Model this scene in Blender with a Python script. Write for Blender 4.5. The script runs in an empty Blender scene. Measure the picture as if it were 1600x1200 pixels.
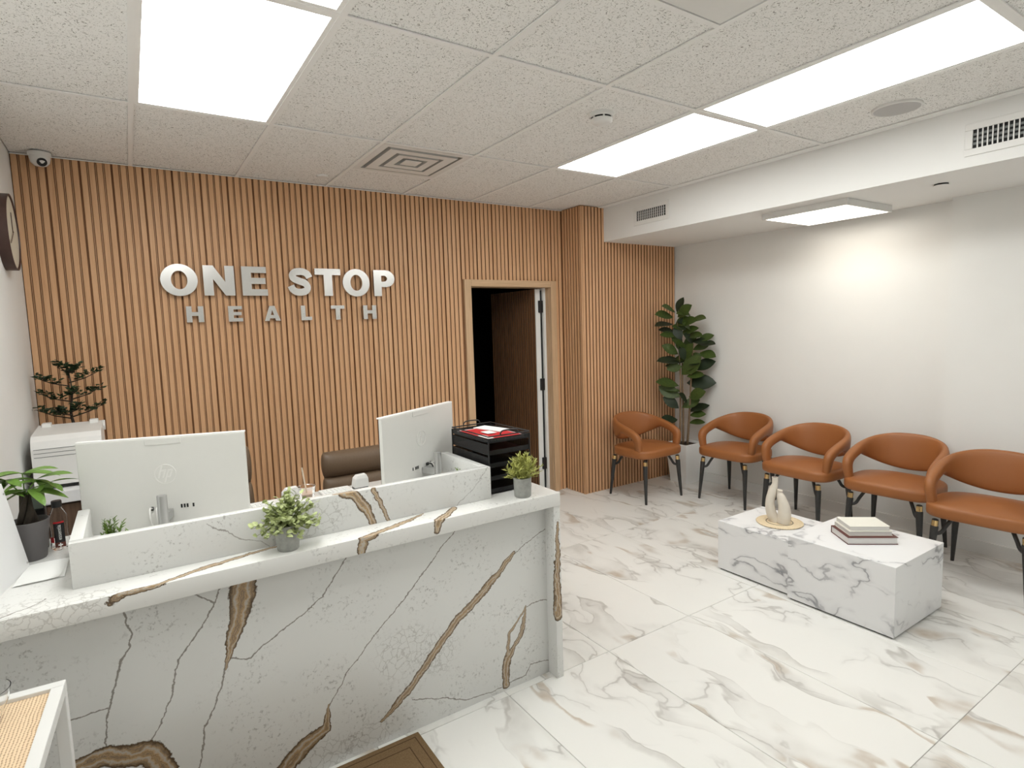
import bpy, bmesh, math, random
from mathutils import Vector, Matrix
random.seed(7)
PI = math.pi
scene = bpy.context.scene
C = scene.collection

# ------------------------------------------------------------------ camera, world, exposure
cam_d = bpy.data.cameras.new('camera'); cam = bpy.data.objects.new('camera', cam_d); C.objects.link(cam)
cam_d.sensor_fit = 'HORIZONTAL'; cam_d.sensor_width = 36.0; cam_d.lens = 905.5/1600*36
cam_d.clip_start = 0.02
R = ((0.835, -0.550, -0.031), (-0.079, -0.065, -0.995), (0.545, 0.833, -0.098))
_right = Vector(R[0]).normalized(); _fwd = Vector(R[2]).normalized()
_right = (_right - _fwd*_right.dot(_fwd)).normalized(); _up = _right.cross(_fwd)
M = Matrix((_right, _up, -_fwd)).transposed().to_4x4(); M.translation = (-0.0916, -4.440, 1.615)
cam.matrix_world = M
scene.camera = cam
world = bpy.data.worlds.new('world'); scene.world = world; world.use_nodes = True
world.node_tree.nodes['Background'].inputs[0].default_value = (0.9, 0.95, 1, 1)
world.node_tree.nodes['Background'].inputs[1].default_value = 0.05
vs = scene.view_settings
vs.view_transform = 'Standard'; vs.look = 'None'; vs.gamma = 1.0; vs.use_curve_mapping = False
vs.exposure = 0.86
PANEL_LIGHT = 5.0          # strength of the recessed ceiling light panels
SOFFIT_LIGHT = 3.4

# ------------------------------------------------------------------ helpers
def link(o, parent=None):
    C.objects.link(o)
    if parent is not None: o.parent = parent
    return o
def tag(o, label=None, cat=None, group=None, kind=None):
    if label: o['label'] = label
    if cat: o['category'] = cat
    if group: o['group'] = group
    if kind: o['kind'] = kind
    return o
def thing(name, loc, label, cat, group=None, rz=0.0, kind=None):
    o = bpy.data.objects.new(name, None); o.empty_display_size = 0.05
    o.location = loc; o.rotation_euler = (0, 0, rz); C.objects.link(o)
    return tag(o, label, cat, group, kind)
def copy_tree(o, parent=None):
    c = o.copy(); C.objects.link(c)
    if parent is not None: c.parent = parent
    for ch in [x for x in o.children]: copy_tree(ch, c)
    return c

class MB:
    """collects geometry for one mesh"""
    def __init__(s): s.v = []; s.f = []
    def add(s, vs, fs):
        n = len(s.v); s.v += [tuple(p) for p in vs]; s.f += [tuple(i+n for i in f) for f in fs]; return s
    def box(s, lo, hi):
        x0,y0,z0 = lo; x1,y1,z1 = hi
        return s.add([(x0,y0,z0),(x1,y0,z0),(x1,y1,z0),(x0,y1,z0),(x0,y0,z1),(x1,y0,z1),(x1,y1,z1),(x0,y1,z1)],
                     [(0,3,2,1),(4,5,6,7),(0,1,5,4),(1,2,6,5),(2,3,7,6),(3,0,4,7)])
    def rbox(s, lo, hi, r=0.005, seg=2):
        bm = bmesh.new(); bmesh.ops.create_cube(bm, size=1.0)
        for v in bm.verts:
            v.co = Vector([lo[i] + (v.co[i]+0.5)*(hi[i]-lo[i]) for i in range(3)])
        bmesh.ops.bevel(bm, geom=list(bm.edges), offset=r, segments=seg, profile=0.5, affect='EDGES')
        bm.verts.index_update()
        s.add([v.co[:] for v in bm.verts], [[v.index for v in f.verts] for f in bm.faces]); bm.free(); return s
    def lathe(s, prof, n=24, c=(0,0,0), closed=False):
        vs = []; fs = []; m = len(prof)
        for k in range(n):
            a = 2*PI*k/n; ca, sa = math.cos(a), math.sin(a)
            for r, z in prof: vs.append((c[0]+r*ca, c[1]+r*sa, c[2]+z))
        for k in range(n):
            k2 = (k+1) % n
            for i in range(m-1): fs.append((k*m+i, k2*m+i, k2*m+i+1, k*m+i+1))
            if closed: fs.append((k*m+m-1, k2*m+m-1, k2*m, k*m))
        return s.add(vs, fs)
    def cyl(s, a, b, r0, r1=None, n=12, caps=True):
        if r1 is None: r1 = r0
        return s.tube([a, b], [r0, r1], n, caps)
    def tube(s, path, radii, n=10, caps=True):
        P = [Vector(p) for p in path]
        if not hasattr(radii, '__len__'): radii = [radii]*len(P)
        vs = []; fs = []; up = None
        for i, p in enumerate(P):
            t = (P[min(i+1, len(P)-1)] - P[max(i-1, 0)]).normalized()
            if up is None:
                up = Vector((0,0,1)) if abs(t.z) < 0.9 else Vector((1,0,0))
            u = (up - t*up.dot(t)).normalized(); w = t.cross(u); up = u
            for k in range(n):
                a = 2*PI*k/n; vs.append(tuple(p + (u*math.cos(a) + w*math.sin(a))*radii[i]))
        for i in range(len(P)-1):
            for k in range(n):
                k2 = (k+1) % n; fs.append((i*n+k, i*n+k2, (i+1)*n+k2, (i+1)*n+k))
        if caps:
            fs.append(tuple(range(n-1, -1, -1))); fs.append(tuple((len(P)-1)*n+k for k in range(n)))
        return s.add(vs, fs)
    def loft(s, rings, closed=True, caps=True):
        n = len(rings[0]); vs = [p for r in rings for p in r]; fs = []
        for i in range(len(rings)-1):
            for k in range(n if closed else n-1):
                k2 = (k+1) % n; fs.append((i*n+k, i*n+k2, (i+1)*n+k2, (i+1)*n+k))
        if caps:
            fs.append(tuple(range(n-1,-1,-1))); fs.append(tuple((len(rings)-1)*n+k for k in range(n)))
        return s.add(vs, fs)
    def prism(s, poly, z0, z1):
        n = len(poly)
        return s.add([(x,y,z0) for x,y in poly]+[(x,y,z1) for x,y in poly],
                     [tuple(range(n-1,-1,-1)), tuple(range(n,2*n))]+[(i,(i+1)%n,n+(i+1)%n,n+i) for i in range(n)])
    def mesh(s, name, mat, smooth=False):
        me = bpy.data.meshes.new(name); me.from_pydata(s.v, [], s.f); me.validate()
        bm = bmesh.new(); bm.from_mesh(me); bmesh.ops.recalc_face_normals(bm, faces=bm.faces)
        bm.to_mesh(me); bm.free()
        if mat: me.materials.append(mat)
        if smooth: me.polygons.foreach_set('use_smooth', [True]*len(me.polygons))
        return me
    def build(s, name, mat, parent=None, smooth=False, loc=None, angle=None):
        me = s.mesh(name, mat, smooth or angle is not None)
        if angle is not None:
            try: me.set_sharp_from_angle(angle=math.radians(angle))
            except Exception: pass
        o = link(bpy.data.objects.new(name, me), parent)
        if loc: o.location = loc
        return o
def cat_rom(P, sub):
    out = []; n = len(P)
    for i in range(n-1):
        p0 = P[max(i-1,0)]; p1 = P[i]; p2 = P[i+1]; p3 = P[min(i+2,n-1)]
        for k in range(sub):
            t = k/sub
            out.append(tuple(0.5*((2*b)+(-a+c)*t+(2*a-5*b+4*c-d)*t*t+(-a+3*b-3*c+d)*t**3) for a,b,c,d in zip(p0,p1,p2,p3)))
    out.append(tuple(P[-1])); return out
def curve_mesh(splines, extrude, name, mat, bevel=0.0):
    """filled 2D outline (with holes), extruded along z; returns a mesh in the xy plane"""
    cu = bpy.data.curves.new(name, 'CURVE'); cu.dimensions = '2D'; cu.fill_mode = 'BOTH'; cu.extrude = extrude; cu.bevel_depth = bevel
    for pts in splines:
        sp = cu.splines.new('POLY'); sp.points.add(len(pts)-1); sp.use_cyclic_u = True
        for p, (x, y) in zip(sp.points, pts): p.co = (x, y, 0, 1)
    o = bpy.data.objects.new(name, cu); C.objects.link(o)
    dg = bpy.context.evaluated_depsgraph_get(); dg.update()
    me = bpy.data.meshes.new_from_object(o.evaluated_get(dg)); me.name = name
    bpy.data.objects.remove(o); bpy.data.curves.remove(cu)
    me.materials.clear(); me.materials.append(mat); return me
def text_mesh(txt, size, name, mat, extrude=0.0005, align='CENTER'):
    cu = bpy.data.curves.new(name, 'FONT'); cu.body = txt; cu.size = size; cu.extrude = extrude; cu.align_x = align; cu.align_y = 'CENTER'
    cu.resolution_u = 3
    o = bpy.data.objects.new(name, cu); C.objects.link(o)
    dg = bpy.context.evaluated_depsgraph_get(); dg.update()
    me = bpy.data.meshes.new_from_object(o.evaluated_get(dg)); me.name = name
    bpy.data.objects.remove(o); bpy.data.curves.remove(cu)
    me.materials.clear(); me.materials.append(mat); return me

# ------------------------------------------------------------------ materials
class NT:
    def __init__(s, name):
        s.m = bpy.data.materials.new(name); s.m.use_nodes = True; s.t = s.m.node_tree; s.n = s.t.nodes
        s.b = s.n['Principled BSDF']; s.L = s.t.links
        s.tc = s.n.new('ShaderNodeTexCoord')
    def link(s, a, b): s.L.new(a, b)
    def setin(s, node, idx, val):
        sock = node.inputs[idx]
        if hasattr(val, 'is_output'): s.L.new(val, sock)
        else: sock.default_value = val
    def math(s, op, a, b=None, c=None, clamp=False):
        n = s.n.new('ShaderNodeMath'); n.operation = op; n.use_clamp = clamp
        for i, v in enumerate((a, b, c)):
            if v is not None: s.setin(n, i, v)
        return n.outputs[0]
    def vmath(s, op, a, b=None, scale=None):
        n = s.n.new('ShaderNodeVectorMath'); n.operation = op
        s.setin(n, 0, a)
        if b is not None: s.setin(n, 1, b)
        if scale is not None: s.setin(n, 3, scale)
        return n.outputs['Value'] if op in ('LENGTH','DOT_PRODUCT','DISTANCE') else n.outputs[0]
    def noise(s, vec, scale, detail=4, rough=0.55, dist=0.0, color=False):
        n = s.n.new('ShaderNodeTexNoise'); s.setin(n, 'Vector', vec)
        n.inputs['Scale'].default_value = scale; n.inputs['Detail'].default_value = detail
        n.inputs['Roughness'].default_value = rough; n.inputs['Distortion'].default_value = dist
        return n.outputs['Color' if color else 'Fac']
    def voronoi_edge(s, vec, scale):
        n = s.n.new('ShaderNodeTexVoronoi'); n.feature = 'DISTANCE_TO_EDGE'; s.setin(n, 'Vector', vec); n.inputs['Scale'].default_value = scale
        return n.outputs['Distance']
    def mapping(s, vec, loc=(0,0,0), rot=(0,0,0), scale=(1,1,1)):
        n = s.n.new('ShaderNodeMapping'); s.setin(n, 'Vector', vec)
        s.setin(n, 'Location', loc); n.inputs['Rotation'].default_value = rot; n.inputs['Scale'].default_value = scale
        return n.outputs[0]
    def ramp(s, fac, stops, interp='LINEAR'):
        n = s.n.new('ShaderNodeValToRGB'); n.color_ramp.interpolation = interp; e = n.color_ramp.elements
        while len(e) < len(stops): e.new(0.5)
        for el, (p, c) in zip(e, stops):
            el.position = p; el.color = (c[0], c[1], c[2], 1) if hasattr(c, '__len__') else (c, c, c, 1)
        s.L.new(fac, n.inputs[0]); return n.outputs[0]
    def mix(s, fac, a, b):
        n = s.n.new('ShaderNodeMix'); n.data_type = 'RGBA'
        s.setin(n, 0, fac)
        for i, v in ((6, a), (7, b)):
            if hasattr(v, 'is_output'): s.L.new(v, n.inputs[i])
            else: n.inputs[i].default_value = (v[0], v[1], v[2], 1)
        return n.outputs[2]
    def smooth(s, v, lo, hi, a=0.0, b=1.0):
        n = s.n.new('ShaderNodeMapRange'); n.interpolation_type = 'SMOOTHSTEP'; s.setin(n, 0, v)
        n.inputs[1].default_value = lo; n.inputs[2].default_value = hi; n.inputs[3].default_value = a; n.inputs[4].default_value = b
        return n.outputs[0]
    def bump(s, h, strength=0.2, dist=0.002):
        n = s.n.new('ShaderNodeBump'); n.inputs['Strength'].default_value = strength; n.inputs['Distance'].default_value = dist
        s.L.new(h, n.inputs['Height']); s.L.new(n.outputs[0], s.b.inputs['Normal'])
    def color(s, c):
        if hasattr(c, 'is_output'): s.L.new(c, s.b.inputs['Base Color'])
        else: s.b.inputs['Base Color'].default_value = (c[0], c[1], c[2], 1)
    def set(s, rough=None, metal=None, spec=None, trans=None, ior=None):
        for k, v in (('Roughness', rough), ('Metallic', metal), ('Specular IOR Level', spec), ('Transmission Weight', trans), ('IOR', ior)):
            if v is not None:
                if hasattr(v, 'is_output'): s.L.new(v, s.b.inputs[k])
                else: s.b.inputs[k].default_value = v
        return s
def simple(name, col, rough=0.5, metal=0.0, spec=0.5, var=0.06, scale=30, bump=0.0, stretch=(1,1,1)):
    t = NT(name); t.set(rough=rough, metal=metal, spec=spec)
    v = t.mapping(t.tc.outputs['Object'], scale=stretch)
    f = t.noise(v, scale, 4)
    t.color(t.mix(f, [c*(1-var) for c in col], [min(1, c*(1+var)) for c in col]))
    if bump: t.bump(f, bump, 0.002)
    return t.m
def emission(name, col, strength):
    t = NT(name); t.color((0.9,0.9,0.9)); t.b.inputs['Emission Color'].default_value = (*col, 1); t.b.inputs['Emission Strength'].default_value = strength
    return t.m

def wood(name, dark, light, rough=0.45, axis='Z', scale=1.0):
    t = NT(name); t.set(rough=rough, spec=0.35)
    oi = t.n.new('ShaderNodeObjectInfo')
    off = t.vmath('SCALE', oi.outputs['Location'], scale=3.7)
    st = {'Z': (28, 28, 1.1), 'X': (1.1, 28, 28), 'Y': (28, 1.1, 28)}[axis]
    v = t.mapping(t.vmath('ADD', t.tc.outputs['Object'], off), scale=tuple(c*scale for c in st))
    g = t.noise(v, 3.0, 6, 0.6, 0.6)
    fine = t.noise(t.mapping(v, scale=(5,5,1.5) if axis == 'Z' else (1.5,5,5) if axis == 'X' else (5,1.5,5)), 5.0, 3)
    f = t.math('ADD', t.math('MULTIPLY', g, 0.75), t.math('MULTIPLY', fine, 0.25))
    f = t.math('ADD', f, t.math('MULTIPLY', t.math('SUBTRACT', oi.outputs['Random'], 0.5), 0.12))
    t.color(t.ramp(f, [(0.3, dark), (0.68, light)])); t.bump(fine, 0.08, 0.001)
    return t.m

# ---- quartz of the desk: base stone + veins that follow given lines (object coordinates)
def seg_group():
    g = bpy.data.node_groups.new('vein_segment', 'ShaderNodeTree')
    for nm, ty in (('P','NodeSocketVector'),('A','NodeSocketVector'),('B','NodeSocketVector'),('wA','NodeSocketFloat'),('wB','NodeSocketFloat')):
        g.interface.new_socket(nm, in_out='INPUT', socket_type=ty)
    g.interface.new_socket('D', in_out='OUTPUT', socket_type='NodeSocketFloat')
    n = g.nodes; L = g.links; gi = n.new('NodeGroupInput'); go = n.new('NodeGroupOutput')
    def vm(op, a, b=None, sc=None):
        x = n.new('ShaderNodeVectorMath'); x.operation = op; L.new(a, x.inputs[0])
        if b is not None: L.new(b, x.inputs[1])
        if sc is not None: L.new(sc, x.inputs[3])
        return x.outputs['Value'] if op in ('LENGTH','DOT_PRODUCT') else x.outputs[0]
    pa = vm('SUBTRACT', gi.outputs['P'], gi.outputs['A']); ba = vm('SUBTRACT', gi.outputs['B'], gi.outputs['A'])
    d1 = vm('DOT_PRODUCT', pa, ba); d2 = vm('DOT_PRODUCT', ba, ba)
    dv = n.new('ShaderNodeMath'); dv.operation = 'DIVIDE'; dv.use_clamp = True; L.new(d1, dv.inputs[0]); L.new(d2, dv.inputs[1])
    r = vm('SUBTRACT', pa, vm('SCALE', ba, sc=dv.outputs[0])); ln = vm('LENGTH', r)
    mr = n.new('ShaderNodeMapRange'); L.new(dv.outputs[0], mr.inputs[0]); L.new(gi.outputs['wA'], mr.inputs[3]); L.new(gi.outputs['wB'], mr.inputs[4])
    q = n.new('ShaderNodeMath'); q.operation = 'DIVIDE'; L.new(ln, q.inputs[0]); L.new(mr.outputs[0], q.inputs[1])
    L.new(q.outputs[0], go.inputs['D']); return g
SEG = seg_group()
def vein_dist(t, P, lines, org):
    cur = None
    for pts, ws in lines:
        for i in range(len(pts)-1):
            n = t.n.new('ShaderNodeGroup'); n.node_tree = SEG; t.L.new(P, n.inputs['P'])
            n.inputs['A'].default_value = [a-b for a,b in zip(pts[i], org)]; n.inputs['B'].default_value = [a-b for a,b in zip(pts[i+1], org)]
            n.inputs['wA'].default_value = ws[i]; n.inputs['wB'].default_value = ws[i+1]
            cur = n.outputs[0] if cur is None else t.math('MINIMUM', cur, n.outputs[0])
    return cur
def quartz(name, brown, cracks, org, plane=(1,0,1), base=(0.80,0.80,0.78), tan=(0.50,0.34,0.19), cells=(), rough=0.22):
    t = NT(name); t.set(rough=rough, spec=0.45)
    O = t.tc.outputs['Object']
    n1 = t.vmath('SUBTRACT', t.noise(O, 7, 3, color=True), (0.5,0.5,0.5)); n2 = t.vmath('SUBTRACT', t.noise(O, 45, 4, 0.65, color=True), (0.5,0.5,0.5))
    P = t.vmath('ADD', O, t.vmath('MULTIPLY', t.vmath('ADD', t.vmath('SCALE', n1, scale=0.045), t.vmath('SCALE', n2, scale=0.018)), plane))
    col = t.mix(t.noise(O, 2.2, 3), base, [c*0.93 for c in base])
    spk = t.noise(O, 75, 5, 0.7); patch = t.smooth(t.noise(O, 5.5, 3), 0.44, 0.64)
    col = t.mix(t.math('MULTIPLY', t.math('MULTIPLY', t.smooth(spk, 0.54, 0.66), patch), 0.62), col, (0.33,0.32,0.30))
    if cells:
        ve = t.voronoi_edge(t.vmath('ADD', t.vmath('ADD', O, t.vmath('SCALE', n1, scale=0.07)), t.vmath('SCALE', n2, scale=0.03)), 30)
        m = t.math('SUBTRACT', 1.0, t.smooth(t.math('ADD', vein_dist(t, P, cells, org), t.math('MULTIPLY', t.math('SUBTRACT', t.noise(O, 9, 2), 0.5), 1.6)), 0.5, 1.0))
        col = t.mix(t.math('MULTIPLY', t.math('MULTIPLY', t.math('SUBTRACT', 1.0, t.smooth(ve, 0.01, 0.07)), m), 0.42), col, (0.33,0.31,0.28))
    if cracks:
        d = vein_dist(t, P, cracks, org)
        col = t.mix(t.math('MULTIPLY', t.math('SUBTRACT', 1.0, t.smooth(d, 0.45, 1.15)), 0.85), col, (0.20,0.175,0.15))
    if brown:
        d = vein_dist(t, P, brown, org)
        d = t.math('ADD', d, t.math('MULTIPLY', t.math('SUBTRACT', t.noise(O, 60, 4, 0.7), 0.5), 0.5))
        st = t.math('FRACT', t.math('ADD', t.math('MULTIPLY', d, 1.35), t.math('MULTIPLY', t.noise(O, 18, 4), 1.6)))
        body = t.ramp(st, [(0.0, [c*0.45 for c in tan]), (0.12, tan), (0.4, (0.50,0.46,0.40)), (0.62, [c*0.8 for c in tan]), (0.8, (0.24,0.18,0.13)), (1.0, tan)])
        body = t.mix(t.smooth(d, 0.62, 0.95), body, (0.10,0.068,0.042))
        col = t.mix(t.math('SUBTRACT', 1.0, t.smooth(d, 0.95, 1.08)), col, body)
    t.color(col); return t.m

def marble_tile(name):
    t = NT(name); oi = t.n.new('ShaderNodeObjectInfo')
    off = t.vmath('SCALE', oi.outputs['Location'], scale=5.3)
    O = t.vmath('ADD', t.tc.outputs['Object'], off)
    w = t.vmath('SUBTRACT', t.noise(O, 1.7, 2, color=True), (0.5,0.5,0.5)); w2 = t.vmath('SUBTRACT', t.noise(O, 9, 3, color=True), (0.5,0.5,0.5))
    Wp = t.vmath('ADD', t.vmath('SCALE', w, scale=0.34), t.vmath('SCALE', w2, scale=0.045))
    V = t.mapping(t.vmath('ADD', O, Wp), rot=(0,0,0.30), scale=(2.3, 0.62, 1))
    base = t.mix(t.noise(O, 1.6, 3), (0.86,0.85,0.82), (0.80,0.79,0.755))
    n = t.noise(V, 1.15, 3, 0.5)
    ridge = t.math('ABSOLUTE', t.math('SUBTRACT', n, 0.5))
    fade = t.smooth(t.noise(O, 1.6, 2), 0.36, 0.58)
    side = t.math('MULTIPLY', t.smooth(n, 0.500, 0.512), t.math('SUBTRACT', 1.0, t.smooth(n, 0.512, 0.60)))
    mott = t.math('ADD', 0.35, t.math('MULTIPLY', t.noise(O, 16, 4), 1.1))
    col = t.mix(t.math('MULTIPLY', t.math('MULTIPLY', t.math('MULTIPLY', side, fade), mott), 0.50), base, (0.47,0.45,0.415))
    tan = t.math('MULTIPLY', t.math('MULTIPLY', t.smooth(n, 0.505, 0.52), t.math('SUBTRACT', 1.0, t.smooth(n, 0.53, 0.575))), t.smooth(t.noise(O, 2.3, 2), 0.52, 0.60))
    col = t.mix(t.math('MULTIPLY', t.math('MULTIPLY', tan, mott), 0.62), col, (0.44,0.33,0.225))
    line = t.math('MULTIPLY', t.math('SUBTRACT', 1.0, t.smooth(ridge, 0.001, 0.010)), fade)
    col = t.mix(t.math('MULTIPLY', line, 0.52), col, (0.30,0.27,0.235))
    V2 = t.mapping(t.vmath('ADD', O, t.vmath('SCALE', Wp, scale=1.5)), loc=(4,2,0), rot=(0,0,0.75), scale=(2.6, 1.3, 1))
    n2 = t.math('ABSOLUTE', t.math('SUBTRACT', t.noise(V2, 1.3, 3, 0.5), 0.5))
    thin = t.math('MULTIPLY', t.math('SUBTRACT', 1.0, t.smooth(n2, 0.001, 0.012)), t.smooth(t.noise(O, 2.1, 2), 0.44, 0.60))
    soft = t.math('MULTIPLY', t.math('SUBTRACT', 1.0, t.smooth(n2, 0.0, 0.06)), t.smooth(t.noise(O, 2.1, 2), 0.44, 0.60))
    col = t.mix(t.math('MULTIPLY', soft, 0.22), col, (0.50,0.485,0.46)); col = t.mix(t.math('MULTIPLY', thin, 0.5), col, (0.36,0.335,0.305))
    t.color(col); t.set(rough=0.24, spec=0.4); return t.m
def marble_white(name, scale=1.0, base=(0.86,0.86,0.865), vein=(0.27,0.27,0.29), dens=0.5):
    t = NT(name); O = t.tc.outputs['Object']
    w = t.vmath('SUBTRACT', t.noise(O, 3.0*scale, 2, color=True), (0.5,0.5,0.5)); w2 = t.vmath('SUBTRACT', t.noise(O, 16*scale, 3, color=True), (0.5,0.5,0.5))
    Wp = t.vmath('ADD', t.vmath('SCALE', w, scale=0.22/scale), t.vmath('SCALE', w2, scale=0.04/scale))
    col = t.mix(t.noise(O, 2.5, 2), base, [c*0.95 for c in base])
    for (lc, rot, sc, fs, k) in (((0,0,0),(0.62,0.3,0.5),(0.9,1.2,3.4),(0.38,0.50),0.85),((3,1,2),(-0.8,0.5,0.2),(1.6,1.6,3.0),(0.47,0.60),0.6)):
        V = t.mapping(t.vmath('ADD', O, Wp), loc=lc, rot=rot, scale=sc)
        n = t.noise(V, 1.25*scale, 3, 0.5); r = t.math('ABSOLUTE', t.math('SUBTRACT', n, 0.5))
        f = t.smooth(t.noise(t.vmath('ADD', O, lc), 3.0*scale, 2), fs[0], fs[1])
        br = t.math('ADD', 0.25, t.math('MULTIPLY', t.noise(O, 22, 3), 1.3))
        col = t.mix(t.math('MULTIPLY', t.math('MULTIPLY', t.math('SUBTRACT', 1.0, t.smooth(r, 0.0, 0.055)), f), 0.33*k), col, (0.45,0.45,0.47))
        col = t.mix(t.math('MULTIPLY', t.math('MULTIPLY', t.math('MULTIPLY', t.math('SUBTRACT', 1.0, t.smooth(r, 0.002, 0.013)), f), br), k), col, vein)
    t.color(col); t.set(rough=0.28, spec=0.4); return t.m

def acoustic():
    t = NT('acoustic_tile'); oi = t.n.new('ShaderNodeObjectInfo')
    O = t.vmath('ADD', t.tc.outputs['Object'], t.vmath('SCALE', oi.outputs['Location'], scale=2.3))
    w = t.vmath('SUBTRACT', t.noise(O, 25, 2, color=True), (0.5,0.5,0.5))
    v = t.vmath('ADD', O, t.vmath('SCALE', w, scale=0.05))
    a = t.noise(t.mapping(v, scale=(1,2.4,1)), 95, 2, 0.5); b = t.noise(t.mapping(v, loc=(3,1,0), scale=(2.4,1,1)), 95, 2, 0.5)
    pit = t.math('MAXIMUM', t.smooth(a, 0.635, 0.665), t.smooth(b, 0.635, 0.665))
    sp = t.smooth(t.noise(O, 260, 2), 0.66, 0.72)
    pit = t.math('MAXIMUM', pit, t.math('MULTIPLY', sp, 0.6))
    base = t.mix(t.noise(O, 9, 3), (0.93,0.92,0.90), (0.89,0.88,0.855))
    t.color(t.mix(t.math('MULTIPLY', pit, 0.85), base, (0.22,0.205,0.18))); t.set(rough=0.92, spec=0.1)
    t.bump(t.math('SUBTRACT', 1.0, pit), 0.35, 0.002); return t.m
def rattan_mat(name, c0=(0.36,0.205,0.10), c1=(0.86,0.66,0.44), fx=430, fy=330):
    t = NT(name); O = t.tc.outputs['Object']
    sep = t.n.new('ShaderNodeSeparateXYZ'); t.L.new(t.vmath('ADD', O, t.vmath('SCALE', t.noise(O, 22, 3, color=True), scale=0.007)), sep.inputs[0])
    sx = t.math('ABSOLUTE', t.math('SINE', t.math('MULTIPLY', sep.outputs[0], fx))); sy = t.math('ABSOLUTE', t.math('SINE', t.math('MULTIPLY', sep.outputs[1], fy)))
    sx = t.math('MULTIPLY', sx, t.math('ADD', 0.35, t.noise(t.mapping(O, scale=(60,3,1)), 2.0, 3)))
    wv = t.math('MULTIPLY', t.math('ADD', t.math('MULTIPLY', sx, 0.75), t.math('MULTIPLY', sy, 0.35)), t.math('ADD', 0.5, t.math('MULTIPLY', t.noise(O, 90, 3), 0.9)))
    t.color(t.ramp(wv, [(0.12, c0), (0.60, c1)])); t.set(rough=0.65); t.bump(wv, 0.6, 0.003); return t.m

mWall = simple('white_wall_paint', (0.84,0.84,0.82), 0.75, spec=0.2, var=0.015, scale=6, bump=0.02)
mSoffit = simple('white_soffit_paint', (0.85,0.845,0.825), 0.7, spec=0.2, var=0.015, scale=6)
mTrimW = simple('white_trim_paint', (0.80,0.795,0.775), 0.4, var=0.01)
mTee = simple('ceiling_grid_white', (0.90,0.89,0.87), 0.5, var=0.02)
mTile = acoustic()
mSlat = wood('oak_slat', (0.61,0.335,0.170), (0.745,0.455,0.258))
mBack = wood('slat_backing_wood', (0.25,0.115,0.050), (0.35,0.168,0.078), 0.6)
mCasing = wood('door_casing_oak', (0.50,0.32,0.185), (0.68,0.47,0.29), 0.4)
mCasingX = wood('door_head_oak', (0.50,0.32,0.185), (0.68,0.47,0.29), 0.4, axis='X')
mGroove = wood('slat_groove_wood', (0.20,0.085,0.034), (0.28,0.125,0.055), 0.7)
mDoorSlatShade = wood('shaded_door_slat', (0.20,0.092,0.040), (0.30,0.150,0.070))  # slat oak darkened in its colour for the shade on the open door
mDoorGroove = simple('shaded_door_groove', (0.055,0.022,0.010), 0.7)  # sides darkened further so slat lines show on the shaded door
mDark = simple('back_room_darkness', (0.020,0.017,0.016), 0.8, spec=0.1)  # near-black colour stands in for the lack of light
mBlack = simple('black_metal', (0.012,0.012,0.013), 0.38, spec=0.5)
mBlackLeg = simple('black_chair_leg', (0.035,0.034,0.033), 0.42, spec=0.4, var=0.2, scale=60)
mGold = simple('brass_collar', (0.78,0.55,0.26), 0.25, metal=1.0, var=0.05)
mLeather = simple('tan_leather', (0.335,0.125,0.040), 0.42, spec=0.4, var=0.10, scale=420, bump=0.10)
mBrownLeather = simple('brown_leather', (0.15,0.10,0.062), 0.45, spec=0.4, var=0.15, scale=120, bump=0.1)
mWhitePl = simple('white_plastic', (0.80,0.79,0.765), 0.4, var=0.015)
mMon = simple('monitor_shell', (0.74,0.735,0.70), 0.45, var=0.015)
mMonEdge = simple('monitor_edge_white', (0.88,0.88,0.86), 0.35, var=0.01)
mLogo = simple('monitor_emblem_gloss', (0.84,0.83,0.80), 0.2, var=0.01)
mScreen = simple('dark_screen', (0.01,0.01,0.012), 0.15)
mSteel = simple('brushed_steel', (0.56,0.56,0.56), 0.32, metal=0.9, var=0.1, scale=80, stretch=(1,1,0.1))
mLetter = simple('brushed_letter_metal', (0.74,0.73,0.71), 0.24, metal=1.0, var=0.04, scale=90, stretch=(1,12,1))
mConcrete = simple('concrete_pot', (0.37,0.375,0.35), 0.8, var=0.42, scale=45, bump=0.25)
mGreyPot = simple('grey_pot', (0.14,0.13,0.13), 0.6, var=0.06)
mSoil = simple('dark_soil', (0.035,0.022,0.015), 0.95, var=0.5, scale=80, bump=0.6)
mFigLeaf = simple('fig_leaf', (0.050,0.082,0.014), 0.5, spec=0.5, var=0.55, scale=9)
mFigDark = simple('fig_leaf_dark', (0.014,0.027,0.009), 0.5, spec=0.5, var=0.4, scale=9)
mBark = simple('pale_bark', (0.20,0.135,0.08), 0.8, var=0.45, scale=40, bump=0.3, stretch=(1,1,0.25))
mBarkD = simple('dark_bark', (0.045,0.034,0.024), 0.85, var=0.4, scale=50, bump=0.3)
mMoney = simple('bright_leaf', (0.13,0.24,0.04), 0.38, var=0.45, scale=14)
mBonsai = simple('bonsai_leaf', (0.018,0.042,0.014), 0.5, var=0.5, scale=40)
mEuc = simple('eucalyptus_leaf', (0.46,0.52,0.24), 0.55, var=0.6, scale=45)
mSprig = simple('juniper_sprig', (0.46,0.47,0.13), 0.6, var=0.55, scale=60)
mGrass = simple('moss_green_sprig', (0.13,0.22,0.025), 0.55, var=0.6, scale=60)
mMat = simple('brown_door_mat', (0.19,0.125,0.066), 0.95, spec=0.05, var=0.45, scale=260, bump=0.5)
mMatD = simple('brown_mat_groove', (0.09,0.056,0.030), 0.95, spec=0.05, var=0.3, scale=200)
mGrout = simple('floor_grout', (0.40,0.385,0.355), 0.9, var=0.08)
mFloor = marble_tile('marble_floor_tile')
mTable = marble_white('coffee_table_marble', 1.15)
mRattan = rattan_mat('woven_rattan')
mDoily = rattan_mat('straw_mat', (0.48,0.32,0.16), (0.86,0.72,0.50))
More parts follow.
